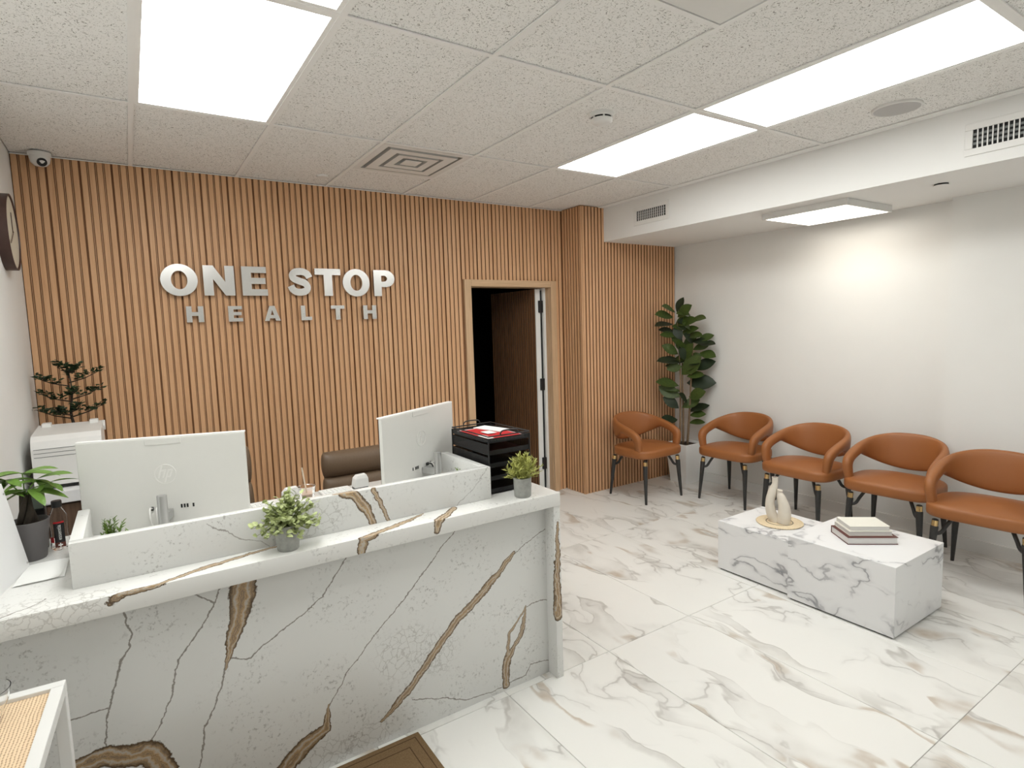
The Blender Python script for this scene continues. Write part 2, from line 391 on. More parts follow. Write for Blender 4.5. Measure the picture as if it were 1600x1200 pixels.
mVase = simple('cream_ceramic', (0.72,0.66,0.57), 0.55, var=0.05, scale=25)
mPaper = simple('white_paper', (0.82,0.82,0.80), 0.7, var=0.01)
mPages = simple('book_pages', (0.74,0.72,0.70), 0.85, var=0.05, scale=200, stretch=(0.1,0.1,8))
mCream = simple('cream_book_cover', (0.80,0.78,0.70), 0.6, var=0.02)
mMaroon = simple('maroon_book_cover', (0.115,0.030,0.022), 0.5, var=0.1)
mRed = simple('red_print', (0.52,0.012,0.018), 0.5, var=0.1)
mClockRim = simple('dark_walnut_rim', (0.055,0.024,0.018), 0.45, var=0.25, scale=20)
mClockFace = simple('cream_clock_face', (0.66,0.61,0.50), 0.6, var=0.04)
mDarkWood = wood('dark_walnut_cabinet', (0.075,0.045,0.03), (0.17,0.105,0.07), 0.5)
mVentDark = simple('duct_shadow_black', (0.010,0.010,0.010), 0.8)
mThroat = simple('diffuser_throat_shade', (0.50,0.49,0.46), 0.6)  # grey put in for the shade between the diffuser louvers
mVentGrey = simple('duct_grey', (0.16,0.17,0.165), 0.5, metal=0.3)
mSpeaker = simple('speaker_grille', (0.52,0.51,0.50), 0.7, var=0.08, scale=400)
mGlassDark = simple('grey_display', (0.19,0.22,0.19), 0.25)
def clear(name, tint=(1,1,1), rough=0.03, ior=1.35):
    t = NT(name); t.color(tint); t.set(rough=rough, trans=1.0, ior=ior); return t.m
mClear = clear('clear_plastic', (0.98,0.98,0.98), 0.02, 1.16)
mCupGlass = clear('cup_plastic', (0.97,0.93,0.90), 0.06, 1.2)
mPanel = emission('light_panel_diffuser', (0.985,1.0,0.972), PANEL_LIGHT)
mSofL = emission('soffit_light_diffuser', (1.0,0.93,0.82), SOFFIT_LIGHT)

# ------------------------------------------------------------------ room dimensions
XL, XR, XR2 = -0.585, 4.70, 4.585
YC, YF = -0.28, -7.0              # alcove wall, wall behind the camera
XC, XB = 3.43, 3.715              # corner of the alcove wall, face of the soffit
H, HS = 2.695, 2.385
YSTEP = -2.75
G = 0.6096; YA = -1.157

# floor
fl = MB().box((XL-0.1,YF-0.1,-0.06),(XR+0.1,2.7,-0.003)).build('floor', mGrout); tag(fl, 'white marble tiled floor', kind='structure')
PX, PY = 0.59, 1.19
xs = [1.18 + PX*k for k in range(-3, 6)]; ys = [-0.015 - PY*k for k in range(0, 7)]
def tile_mesh(w, d):
    b = 0.0015; m = MB()
    m.add([(0,0,-0.003),(w,0,-0.003),(w,d,-0.003),(0,d,-0.003),(0,0,-0.001),(w,0,-0.001),(w,d,-0.001),(0,d,-0.001),(b,b,0),(w-b,b,0),(w-b,d-b,0),(b,d-b,0)],
          [(0,1,5,4),(1,2,6,5),(2,3,7,6),(3,0,4,7),(4,5,9,8),(5,6,10,9),(6,7,11,10),(7,4,8,11),(8,9,10,11)])
    return m.mesh('tile', mFloor)
cache = {}
for xa in xs + [xs[-1]+PX]:
    x0 = max(xa, XL); x1 = min(xa+PX, XR)
    if x1-x0 < 0.02: continue
    for yb in [ys[0]+PY] + ys:
        y1 = min(yb, 1.1); y0 = max(yb-PY, YF)
        if y1-y0 < 0.02: continue
        g = 0.0012; k = (round(x1-x0,3), round(y1-y0,3))
        if k not in cache: cache[k] = tile_mesh(x1-x0-2*g, y1-y0-2*g)
        o = link(bpy.data.objects.new('tile', cache[k]), fl); o.location = (x0+g, y0+g, 0)

# plain walls
def struct(name, m, mat, label): return tag(m.build(name, mat), label, kind='structure')
struct('wall_left', MB().box((XL-0.1,YF-0.1,0),(XL,0.02,H+0.1)), mWall, 'white painted side wall with the wall clock')
wr = struct('wall_right', MB().box((XR,YSTEP,0),(XR+0.1,0.1,H+0.1)), mWall, 'white wall behind the tan chairs')
struct('wall_right_step', MB().box((XR2,YF-0.1,0),(XR+0.1,YSTEP,H+0.1)), mWall, 'white wall section that stands proud at the end of the chairs')
struct('wall_front', MB().box((XL-0.1,YF-0.1,0),(XR+0.1,YF,H+0.1)), mWall, 'white wall facing the reception desk')
struct('wall_soffit', MB().box((XB,YF,HS),(XR+0.05,YC+0.01,H+0.1)), mSoffit, 'white lowered soffit above the seating')
bb = MB().box((XR-0.014,YSTEP,0),(XR+0.01,YC,0.085)); bb.box((XR-0.018,YSTEP,0.068),(XR+0.01,YC,0.088))
tag(bb.build('baseboard_right', mTrimW), 'white baseboard behind the chairs', kind='structure')
bb = MB().box((XR2-0.014,YF,0),(XR2+0.01,YSTEP+0.014,0.085)); bb.box((XR2-0.018,YF,0.068),(XR2+0.01,YSTEP+0.018,0.088))
tag(bb.build('baseboard_right_step', mTrimW), 'white baseboard on the proud wall section', kind='structure')

# slatted back wall with the door opening
DX0, DX1, DZ = 2.414, 3.276, 1.975
CX0, CX1, CZ = 2.347, 3.340, 2.035
wb = MB(); S = 0.014
wb.box((XL-0.1,S,0),(CX0+0.02,0.14,H+0.1)).box((CX1-0.02,S,0),(XR+0.1,0.14,H+0.1)).box((CX0+0.02,S,CZ-0.02),(CX1-0.02,0.14,H+0.1))
wb_o = struct('wall_back', wb, mBack, 'wall clad in vertical oak slats behind the reception desk')
PITCH, SW = 0.0405, 0.0290
def slat_mesh(h, w=SW, d=0.014, ridge=False):
    m = MB(); c = 0.002
    pts = [(-w/2,0),(-w/2,-d+c),(-w/2+c,-d),(w/2-c,-d),(w/2,-d+c),(w/2,0)]
    n = len(pts)
    m.add([(x,y,0) for x,y in pts]+[(x,y,h) for x,y in pts], [(i,i+1,n+i+1,n+i) for i in range(n-1)]+[tuple(range(n)),tuple(range(2*n-1,n-1,-1))])
    if ridge:
        gx = PITCH/2; m.box((gx-0.0020,-0.0065,0),(gx+0.0020,0,h))
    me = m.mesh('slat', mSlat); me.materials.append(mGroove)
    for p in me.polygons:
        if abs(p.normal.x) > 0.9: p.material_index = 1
    return me
sl = {}
def slat(x, y, z0, z1, parent, rz=0.0, ridge=False, w=SW):
    k = (round(z1-z0,3), ridge, round(w,4), parent.name)
    if k not in sl: sl[k] = slat_mesh(z1-z0, w, ridge=ridge)
    o = link(bpy.data.objects.new('slat', sl[k]), parent); o.location = (x, y, z0); o.rotation_euler = (0,0,rz); return o
x = XL + 0.004 + SW/2; i = 0
while x + SW/2 < XC - 0.001:
    if CX0 - SW/2 < x < CX1 + SW/2: slat(x, S, CZ, H, wb_o, ridge=(i % 4 != 3))
    else: slat(x, S, 0, H, wb_o, ridge=(i % 4 != 3))
    x += PITCH; i += 1
# alcove wall (return + front), stands 28 cm proud
ac = MB().box((XC+S,YC+S,0),(XR+0.1,S,H+0.1))
ac_o = struct('wall_alcove', ac, mBack, 'proud oak slat wall beside the door behind the corner plant')
y = YC + SW/2 + 0.002
n_side = 0
while y + SW/2 < 0.0:
    slat(XC+S, y, 0, H, ac_o, rz=-PI/2); y += PITCH; n_side += 1
MB().rbox((XC,YC,0),(XC+0.012,YC+0.012,H), 0.002).build('corner_trim', mSlat, ac_o)
x = XC + 0.016 + SW/2; i = 0
while x + SW/2 < XR + 0.004:
    if x < XB - 0.01: slat(x, YC+S, 0, H, ac_o)
    else: slat(x, YC+S, 0, HS, ac_o)
    x += PITCH

# door casing (trim), jamb and the open door
tr = MB().rbox((CX0,-0.016,0),(DX0,S+0.02,CZ), 0.003).build('trim_1', mCasing); tag(tr, 'light oak casing around the open door', kind='structure')
MB().rbox((DX1,-0.016,0),(CX1,S+0.02,CZ), 0.003).build('casing_side', mCasing, tr)
MB().rbox((DX0,-0.0155,DZ),(DX1,S+0.02,CZ), 0.003).build('casing_head', mCasingX, tr)
MB().box((DX0-0.03,S,0),(DX0,0.16,DZ)).build('jamb', mTrimW, tr)
MB().box((DX1-0.004,S,0),(DX1+0.03,0.07,DZ)).build('jamb', mCasing, tr)
MB().box((DX1-0.030,0.07,0),(DX1+0.03,0.16,DZ)).build('jamb', mTrimW, tr)
MB().box((DX0,S,DZ),(DX1,0.16,DZ+0.03)).build('jamb_head', mCasingX, tr)
dr = thing('door_1', (3.19,0.10,0), 'open door faced with oak slats tinted dark as if in shade and hung on black hinges', None, kind='structure')
MB().rbox((-0.002,0.0,0.012),(0.040,0.83,DZ-0.008), 0.002).build('door_panel', mTrimW, dr)
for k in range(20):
    _o = slat(-0.002, 0.028+k*0.0405, 0.012, DZ-0.008, dr, rz=-PI/2); _o.data.materials[0] = mDoorSlatShade; _o.data.materials[1] = mDoorGroove
MB().box((-0.016,0.0,0.012),(-0.002,0.010,DZ-0.008)).build('door_edge_strip', mTrimW, dr)
MB().box((0.038,-0.004,0.012),(0.056,0.03,DZ-0.02)).build('gap_shade', mBlack, dr)  # black strip stands in for the dark gap beside the hinges
for z in (0.27, 1.05, 1.80):
    MB().rbox((0.014,-0.022,z-0.058),(0.078,0.004,z+0.058), 0.006).build('hinge', mBlack, dr)
# back room beyond the door, its unlit gloom painted as near-black walls
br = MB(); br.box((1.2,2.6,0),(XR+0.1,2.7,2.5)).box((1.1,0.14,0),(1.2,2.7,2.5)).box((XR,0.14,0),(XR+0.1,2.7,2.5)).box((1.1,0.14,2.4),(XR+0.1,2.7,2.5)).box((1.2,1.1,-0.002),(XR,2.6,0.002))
struct('wall_back_room', br, mDark, 'unlit room with its darkness coloured in behind the open door')

# ------------------------------------------------------------------ ceiling
ce = MB().box((XL-0.1,YF-0.1,H+0.05),(XB,S+0.01,H+0.12)).build('ceiling', mTile); tag(ce, 'suspended ceiling of white speckled tiles', kind='structure')
gx = [k*G for k in range(-1, 7)]; gy = [0.0, YA] + [YA-1.2192*k for k in range(1, 6)]
LIGHTS = {(0,1),(0,2),(4,1),(4,2),(4,4)}       # (column, row); the last, behind the camera, is added unseen for fill
tiles = {}
def ctile(x0, x1, y0, y1):
    x0 = max(x0, XL); y0 = max(y0, YF); x1 = min(x1, XB)
    if x1-x0 < 0.02 or y1-y0 < 0.02: return
    k = (round(x1-x0,3), round(y1-y0,3))
    if k not in tiles: tiles[k] = MB().box((0.004,0.004,0.008),(k[0]-0.004,k[1]-0.004,0.022)).mesh('tile', mTile)
    o = link(bpy.data.objects.new('tile', tiles[k]), ce); o.location = (x0, y0, H)
for ci in range(-1, 7):
    x0 = ci*G; x1 = x0+G
    for r in range(len(gy)-1):
        y1 = gy[r]; y0 = gy[r+1]
        if (ci, r) in LIGHTS: continue
        if ci == 2 and r == 0: ctile(x0, x1, YA+0.625, 0.0); continue
        if ci == 2 and r == 2: ctile(x0, x1, y0+G, y1); continue
        ctile(x0, x1, y0, y1)
T = 0.012
for x in gx[1:]:
    y1 = 0.0 if x < XC-0.1 else YC
    MB().box((x-T,YF,H),(x+T,y1,H+0.006)).build('tee_bar', mTee, ce)
for y in gy[1:]:
    for k in range(-1, 7):
        x0 = max(k*G, XL); x1 = min(k*G+G, XB)
        if x1-x0 > 0.03: MB().box((x0+(T if k>-1 else 0),y-T,H+0.0005),(x1-(T if k<6 else 0),y+T,H+0.006)).build('tee_bar', mTee, ce)
for (x0,x1,y) in ((2*G,3*G,YA+0.613),(2*G,3*G,gy[3]+G)): MB().box((x0+T,y-T,H+0.0005),(x1-T,y+T,H+0.006)).build('tee_bar', mTee, ce)
MB().box((XB-0.05,YF,H-0.001),(XB,YC,H+0.005)).build('wall_angle', mTee, ce)
MB().box((XL,-0.012,H-0.001),(XC,0.0,H+0.004)).build('wall_angle', mTee, ce)

# recessed light panels
def light_panel(ci, r, label):
    x0 = ci*G+T; x1 = ci*G+G-T; y1 = gy[r]-T; y0 = gy[r+1]+T; f = 0.018
    cx, cy = (x0+x1)/2, (y0+y1)/2; a = (x1-x0)/2; b = (y1-y0)/2
    t = thing('ceiling_light', (cx, cy, H), label, 'light panel', 'recessed light panels in the ceiling grid')
    m = MB(); m.box((-a,-b,0.002),(a,-b+f,0.02)).box((-a,b-f,0.002),(a,b,0.02)).box((-a,-b+f,0.002),(-a+f,b-f,0.02)).box((a-f,-b+f,0.002),(a,b-f,0.02))
    m.build('frame', mTee, t)
    MB().box((-a+f,-b+f,0.006),(a-f,b-f,0.016)).build('diffuser', mPanel, t)
light_panel(0, 1, 'long white light panel above the metal wall sign')
light_panel(0, 2, 'white light panel cut by the top edge of the picture, above the desk')
light_panel(4, 1, 'white light panel beside the smoke detector, nearer the oak slat wall')
light_panel(4, 2, 'large white light panel beside the round ceiling speaker')
light_panel(4, 4, 'unseen white light panel added for fill behind the viewer near the soffit')

# square air diffuser
t = thing('air_diffuser', (2.5*G, YA+0.306, H), 'square stepped air diffuser in the ceiling near the slat wall', 'air vent')
a = 0.292
m = MB()
def sqframe(m, a0, z0, a1, z1):
    p = [(-1,-1),(1,-1),(1,1),(-1,1)]
    m.add([(x*a0,y*a0,z0) for x,y in p]+[(x*a1,y*a1,z1) for x,y in p], [(i,(i+1)%4,4+(i+1)%4,4+i) for i in range(4)])
sqframe(m, a, 0.0, a-0.042, 0.0); m.build('frame', mWhitePl, t)
m = MB(); sqframe(m, a-0.042, 0.0, a-0.042, 0.06); m.build('throat', mThroat, t)
for a0, a1, z0 in ((0.226,0.160,-0.004),(0.136,0.084,-0.004)):
    m = MB(); sqframe(m, a0, z0, a1, z0+0.002); lv_ = m.build('louver', mWhitePl, t)
    m = MB(); sqframe(m, a0, z0+0.0005, a0+0.004, z0+0.05); sqframe(m, a1, z0+0.003, a1-0.004, z0+0.05); m.build('fin', mThroat, lv_)
MB().box((-0.055,-0.055,-0.004),(0.055,0.055,0.0)).build('centre_plate', mWhitePl, t)
m = MB().box((-0.26,-0.26,0.058),(0.26,0.26,0.061)); m.build('duct', mVentGrey, t)
# round diffuser panel near the top of the picture
t = thing('round_diffuser', (2.5*G, gy[3]+G/2, H), 'round cone air diffuser in a white ceiling panel at the top edge', 'air vent')
MB().box((-0.29,-0.29,0.004),(0.29,0.29,0.012)).build('panel', mWhitePl, t)
MB().lathe([(0.27,0.004),(0.262,-0.008),(0.20,-0.012),(0.185,0.0)], 40).build('ring', mWhitePl, t, angle=30)
MB().lathe([(0.16,0.003),(0.155,-0.022),(0.10,-0.035),(0.001,-0.04)], 40).build('cone', mWhitePl, t, angle=40)
# smoke detector
t = thing('smoke_detector', (2.047,-2.10,H), 'white round smoke detector on a ceiling tile', 'smoke detector')
MB().lathe([(0.0,0.008),(0.062,0.008),(0.062,-0.010),(0.056,-0.014)], 28).build('base', mWhitePl, t, angle=40)
MB().lathe([(0.050,-0.012),(0.050,-0.024)], 28).build('slot', mVentDark, t, smooth=True)
MB().lathe([(0.056,-0.022),(0.055,-0.034),(0.042,-0.044),(0.001,-0.046)], 28).build('cover', mWhitePl, t, angle=50)
for k in range(6):
    an = PI*k/3; MB().box((-0.004,-0.003,-0.026),(0.004,0.003,-0.010)).build('rib', mWhitePl, t, loc=(0.052*math.cos(an),0.052*math.sin(an),0))
# ceiling speaker
t = thing('ceiling_speaker', (3.375,-2.92,H), 'round grey ceiling speaker beside the large light panel', 'speaker')
MB().lathe([(0.001,0.008),(0.115,0.008),(0.115,-0.002),(0.108,-0.006),(0.106,-0.004)], 40).build('rim', mWhitePl, t, angle=40)
MB().lathe([(0.107,-0.004),(0.06,-0.0055),(0.001,-0.006)], 40).build('grille', mSpeaker, t, smooth=True)
# flush sprinkler cover
t = MB().lathe([(0.001,-0.004),(0.036,-0.004),(0.040,0.0),(0.040,0.010)], 24).build('sprinkler_cover', mWhitePl, loc=(1.12,-0.26,H), angle=40)
tag(t, 'small flush white disc on the ceiling above the slat wall', 'sprinkler cover')
# dome camera
t = thing('security_camera', (-0.44,-0.085,H), 'white turret security camera in the ceiling corner above the slats', 'camera')
MB().lathe([(0.001,0.0),(0.055,0.0),(0.055,-0.016),(0.050,-0.022)], 28).build('mount', mWhitePl, t, angle=40)
MB().lathe([(0.050,-0.018),(0.050,-0.030),(0.045,-0.055),(0.030,-0.072),(0.001,-0.078)], 28).build('body', mWhitePl, t, smooth=True)
dv = Vector((0.25,-0.75,-0.55)).normalized(); c0 = Vector((0,0,-0.034))
MB().cyl(c0+dv*0.028, c0+dv*0.047, 0.026, 0.024, 20).build('lens', mBlack, t)

# soffit registers
def register(yc, zc, w, h, label):
    t = thing('air_register', (XB, yc, zc), label, 'air vent', 'air registers on the soffit face')
    b = 0.035; m = MB()
    m.rbox((-0.008,-w/2,-h/2),(0.0,w/2,-h/2+b),0.002).rbox((-0.008,-w/2,h/2-b),(0.0,w/2,h/2),0.002).rbox((-0.008,-w/2,-h/2+b),(0.0,-w/2+b,h/2-b),0.002).rbox((-0.008,w/2-b,-h/2+b),(0.0,w/2,h/2-b),0.002)
    m.build('frame', mWhitePl, t)
    MB().box((-0.0005,-w/2+b,-h/2+b),(0.004,w/2-b,h/2-b)).build('duct_opening', mVentDark, t)
    k = int((w-2*b)/0.021)
    for i in range(1, k):
        yy = -w/2+b+(w-2*b)*i/k
        MB().box((-0.0075,yy-0.0028,-h/2+b),(-0.003,yy+0.0028,h/2-b)).build('blade', mWhitePl, t)
    for i in range(1, 4):
        zz = -h/2+b+(h-2*b)*i/4
        MB().box((-0.0028,-w/2+b,zz-0.006),(-0.0008,w/2-b,zz+0.006)).build('damper', mVentGrey, t)
register(-0.875, 2.545, 0.40, 0.155, 'small white air register on the soffit next to the slat wall')
register(-3.36, 2.525, 0.50, 0.165, 'white air register on the soffit cut by the picture edge')
# surface light under soffit
t = thing('soffit_light', (4.18,-2.12,HS), 'square surface light with warm glow under the soffit', 'light panel')
a = 0.305; m = MB()
m.rbox((-a,-a,-0.045),(-a+0.016,a,0),0.002).rbox((a-0.016,-a,-0.045),(a,a,0),0.002).rbox((-a+0.016,-a,-0.045),(a-0.016,-a+0.016,0),0.002).rbox((-a+0.016,a-0.016,-0.045),(a-0.016,a,0),0.002)
m.build('frame', mTrimW, t)
MB().box((-a+0.016,-a+0.016,-0.043),(a-0.016,a-0.016,-0.030)).build('diffuser', mSofL, t)
t = thing('recessed_sprinkler', (4.03,-2.89,HS), 'small recessed sprinkler with dark gap under the soffit', 'sprinkler')
MB().lathe([(0.001,-0.012),(0.040,-0.012),(0.042,-0.009)], 24).build('cover_plate', mSoffit, t, angle=40)
MB().lathe([(0.036,-0.010),(0.036,0.0)], 24).build('gap', mVentDark, t, smooth=True)

# ------------------------------------------------------------------ wall sign
def arc(cx, cy, rx, ry, n=40, a0=0.0, a1=2*PI, end=False):
    return [(cx+rx*math.cos(a0+(a1-a0)*k/(n-1 if end else n)), cy+ry*math.sin(a0+(a1-a0)*k/(n-1 if end else n))) for k in range(n)]
def gl_S():
    cl = cat_rom([(0.80,0.655),(0.735,0.775),(0.60,0.855),(0.43,0.872),(0.25,0.835),(0.165,0.72),(0.225,0.61),(0.43,0.525),(0.63,0.45),(0.715,0.31),(0.64,0.175),(0.44,0.128),(0.26,0.155),(0.145,0.245),(0.09,0.36)], 6)
    cl = [Vector((p[0],p[1],0)) for p in cl]; L = []; Rr = []
    n = len(cl)
    for i, p in enumerate(cl):
        tg = (cl[min(i+1,n-1)]-cl[max(i-1,0)]).normalized(); nr = Vector((-tg.y,tg.x,0)); w = 0.125
        L.append(tuple((p+nr*w)[:2])); Rr.append(tuple((p-nr*w)[:2]))
    return [L+Rr[::-1]]
GL = {
 'O': [arc(0.535,0.5,0.535,0.52,48), arc(0.535,0.5,0.235,0.30,40)],
 'N': [[(0,0),(0,1),(0.31,1),(0.66,0.46),(0.66,1),(0.95,1),(0.95,0),(0.65,0),(0.29,0.55),(0.29,0)]],
 'E': [[(0,0),(0,1),(0.82,1),(0.82,0.785),(0.31,0.785),(0.31,0.615),(0.78,0.615),(0.78,0.405),(0.31,0.405),(0.31,0.225),(0.84,0.225),(0.84,0)]],
 'S': gl_S(),
 'T': [[(0.32,0),(0.32,0.77),(0,0.77),(0,1),(0.95,1),(0.95,0.77),(0.63,0.77),(0.63,0)]],
 'P': [[(0,0),(0,1)]+[(0.50+0.36*math.cos(a),0.675+0.325*math.sin(a)) for a in [PI/2-PI*k/16 for k in range(17)]]+[(0.31,0.35),(0.31,0)],
       [(0.31,0.56)]+[(0.42+0.13*math.cos(a),0.675+0.115*math.sin(a)) for a in [-PI/2+PI*k/10 for k in range(11)]]+[(0.31,0.79)]],
 'H': [[(0,0),(0,1),(0.31,1),(0.31,0.64),(0.66,0.64),(0.66,1),(0.97,1),(0.97,0),(0.66,0),(0.66,0.40),(0.31,0.40),(0.31,0)]],
 'A': [[(0,0),(0.36,1),(0.70,1),(1.06,0),(0.74,0),(0.69,0.17),(0.36,0.17),(0.31,0)], [(0.425,0.385),(0.63,0.385),(0.5275,0.72)]],
 'L': [[(0,0),(0,1),(0.31,1),(0.31,0.24),(0.76,0.24),(0.76,0)]],
}
sg = thing('wall_sign', (0.10,-0.012,1.88), 'brushed metal letters reading ONE STOP HEALTH on the slat wall', 'sign')
def letter(ch, x0, z0, w, h, dep):
    sp = GL[ch]; mx = max(p[0] for s in sp for p in s); mn = min(p[0] for s in sp for p in s)
    k = w/(mx-mn)
    me = curve_mesh([[((px-mn)*k, py*h) for px, py in s] for s in sp], dep/2, 'letter', mLetter)
    me.transform(Matrix.Rotation(PI/2, 4, 'X'))
    o = link(bpy.data.objects.new('letter', me), sg); o.location = (x0-0.10, -dep/2-0.002, z0-1.88); o['label'] = 'metal letter '+ch
for ch, xa, xb in (('O',0.104,0.318),('N',0.352,0.541),('E',0.588,0.752),('S',0.888,1.064),('T',1.083,1.273),('O',1.288,1.497),('P',1.531,1.702)):
    letter(ch, xa, 1.888, xb-xa, 0.200, 0.028)
for ch, xa, xb in (('H',0.236,0.338),('E',0.488,0.578),('A',0.719,0.826),('L',0.970,1.046),('T',1.189,1.291),('H',1.437,1.542)):
    letter(ch, xa, 1.711, xb-xa, 0.106, 0.022)

# wall clock on the left wall
t = thing('wall_clock', (XL,-0.545,2.17), 'round wall clock with dark wooden rim on the white side wall', 'clock')
def xlathe(prof, n=48):
    m = MB().lathe(prof, n); m.v = [(z, x, y) for x, y, z in m.v]; return m
xlathe([(0.001,0.0),(0.19,0.0),(0.19,0.047),(0.182,0.047),(0.180,0.040)]).build('rim', mClockRim, t, angle=40)
xlathe([(0.181,0.040),(0.09,0.0405),(0.001,0.041)]).build('face', mClockFace, t, smooth=True)
MB().box((0.042,-0.004,0),(0.044,0.004,0.10)).build('hand', mClockRim, t)
MB().box((0.0445,-0.003,-0.01),(0.0455,0.003,0.13)).build('hand', mClockRim, t).rotation_euler = (2.1,0,0)

# ------------------------------------------------------------------ reception desk
DO = (0.44,-2.10,0.0)
def loc(p): return tuple(a-b for a,b in zip(p, DO))
yF = -2.358
def F(*pts): return [(x, yF, z) for x, z in pts]
front_brown = [
 (F((0.181,0.83),(0.160,0.75),(0.138,0.676),(0.110,0.583),(0.094,0.505)), [0.040,0.042,0.030,0.016,0.003]),
 (F((1.25,0.62),(1.10,0.50),(0.96,0.403),(0.821,0.264),(0.724,0.177),(0.612,0.098)), [0.010,0.019,0.019,0.017,0.017,0.006]),
 (F((0.42,0.245),(0.401,0.165),(0.328,0.13),(0.22,0.03)), [0.003,0.021,0.030,0.032]),
 (F((1.310,0.365),(1.285,0.25),(1.235,0.19),(1.200,0.150),(1.188,0.02)), [0.004,0.014,0.010,0.020,0.020]),
 (F((1.307,0.354),(1.207,0.26),(1.200,0.17)), [0.005,0.006,0.010]),
 (F((-0.40,0.340),(-0.255,0.350),(-0.138,0.305),(-0.105,0.22)), [0.012,0.035,0.038,0.03]),
]
c = 0.0027
front_crack = [(F((0.094,0.523),(0.073,0.443),(0.015,0.326),(-0.009,0.21),(-0.03,0.0)), [0.004,c,c,c,c]),
 (F((-0.169,0.83),(-0.165,0.70),(-0.194,0.617),(-0.235,0.498),(-0.25,0.35)), [c,0.003,0.0036,c,c]), (F((-0.235,0.498),(-0.40,0.505)), [c,c]),
 (F((0.104,0.82),(0.073,0.731),(-0.038,0.584),(-0.078,0.453),(-0.14,0.33)), [c]*5), (F((0.074,0.744),(0.0,0.79)), [c,c]),
 (F((0.545,0.82),(0.425,0.667),(0.296,0.598),(0.174,0.522),(0.10,0.542)), [c]*5),
 (F((1.00,0.82),(0.711,0.555),(0.604,0.458),(0.486,0.341),(0.42,0.238)), [c]*5),
 (F((1.44,0.342),(1.39,0.36),(1.317,0.36)), [c]*3),
 (F((0.744,0.136),(0.977,0.037),(1.16,0.021),(1.296,0.031),(1.329,0.071),(1.44,0.06)), [c]*6),
 (F((1.24,0.605),(1.306,0.647),(1.44,0.70)), [c]*3)]
front_cells = [(F((0.70,0.35),(0.86,0.30)), [0.13,0.12]), (F((0.36,0.06),(0.62,0.06)), [0.09,0.07])]
mDeskFront = quartz('desk_front_quartz', front_brown, front_crack, DO, cells=front_cells)
zt = 0.872
top_brown = [
 ([(-0.20,-2.44,zt-0.02),(-0.168,-2.435,zt),(-0.079,-2.425,zt),(0.043,-2.382,zt),(0.201,-2.337,zt),(0.30,-2.325,zt)], [0.016,0.015,0.009,0.013,0.012,0.008]),
 ([(0.55,-2.44,zt-0.05),(0.56,-2.435,zt),(0.641,-2.400,zt),(0.77,-2.353,zt),(0.84,-2.322,zt)], [0.020,0.020,0.014,0.012,0.006]),
 ([(0.85,-2.44,zt-0.04),(0.86,-2.435,zt),(0.916,-2.390,zt),(0.975,-2.325,zt)], [0.016,0.018,0.018,0.014]),
 ([(0.50,-2.30,1.013),(0.577,-2.31,1.003),(0.621,-2.31,0.941),(0.640,-2.31,0.873)], [0.006,0.020,0.020,0.016]),
 ([(0.647,-2.31,1.005),(0.677,-2.31,0.937),(0.712,-2.31,0.873)], [0.010,0.009,0.007]),
 
]
top_crack = [([(1.170,-2.31,1.01),(1.156,-2.31,0.998),(1.067,-2.31,0.921),(0.997,-2.31,0.873)], [c]*4),
 ([(0.069,-2.31,1.001),(0.101,-2.31,0.972),(0.169,-2.31,0.928),(0.22,-2.31,0.909),(0.264,-2.31,0.876)], [c,0.0032,0.0032,c,c]),
 ([(-0.445,-2.407,zt),(-0.394,-2.378,zt),(-0.356,-2.334,zt)], [0.004,c,c])]
top_cells = [([(-0.38,-2.39,zt),(-0.22,-2.40,zt)], [0.09,0.06]), ([(0.42,-2.31,0.94),(0.50,-2.31,0.94)], [0.10,0.07])]
mDeskTop = quartz('desk_top_quartz', top_brown[:3], top_crack[2:], DO, plane=(1,1,0), base=(0.83,0.825,0.80), tan=(0.56,0.39,0.22), cells=top_cells[:1])
mLedge = quartz('desk_ledge_quartz', top_brown[3:], top_crack[:2], DO, tan=(0.56,0.39,0.22), cells=top_cells[1:])
mEnd = quartz('desk_end_quartz', [([(1.447,-2.425,0.74),(1.447,-2.425,0.60),(1.440,-2.425,0.46),(1.438,-2.425,0.30)], [0.006,0.014,0.017,0.026])], [], DO)
desk = thing('reception_desk', DO, 'long white reception desk of brown veined quartz with raised ledge box', 'desk')
def dbox(name, lo, hi, mat, r=0.003): return MB().rbox(loc(lo), loc(hi), r, 2).build(name, mat, desk, angle=35)
dbox('front_panel', (XL+0.004,-2.358,0.0),(1.428,-2.33,0.812), mDeskFront, 0.001)
dbox('counter_slab', (XL+0.004,-2.43,0.812),(1.463,-1.69,zt), mDeskTop, 0.003)
dbox('end_panel', (1.428,-2.425,0.0),(1.463,-1.70,0.812), mEnd, 0.002)
dbox('back_panel', (XL+0.01,-1.76,0.0),(1.428,-1.74,0.812), mDarkWood, 0.001)
rb = dbox('ledge_front', (-0.293,-2.312,zt),(1.175,-2.276,1.013), mLedge, 0.002)
dbox('ledge_side', (-0.293,-2.276,zt),(-0.258,-1.905,1.013), mLedge, 0.002)
dbox('ledge_side', (1.140,-2.276,zt),(1.175,-1.905,1.013), mLedge, 0.002)
# credenza behind
cr = thing('credenza', (-0.24,-0.45,0), 'dark wooden side cabinet with white stone top in the slat wall corner', 'cabinet')
MB().rbox((-0.335,-0.36,0.0),(0.31,0.42,0.81),0.002).build('body', mDarkWood, cr)
for k in range(2):
    d = MB().rbox((-0.325+k*0.318,-0.378,0.06),(-0.012+k*0.318,-0.36,0.80),0.002).build('door', mDarkWood, cr)
    MB().rbox((-0.03+k*0.048,-0.392,0.45),(-0.020+k*0.048,-0.378,0.62),0.002).build('handle', mBlack, d)
MB().rbox((-0.341,-0.40,0.812),(0.33,0.44,zt),0.003).build('top_slab', marble_white('credenza_top_stone', 1.0), cr)

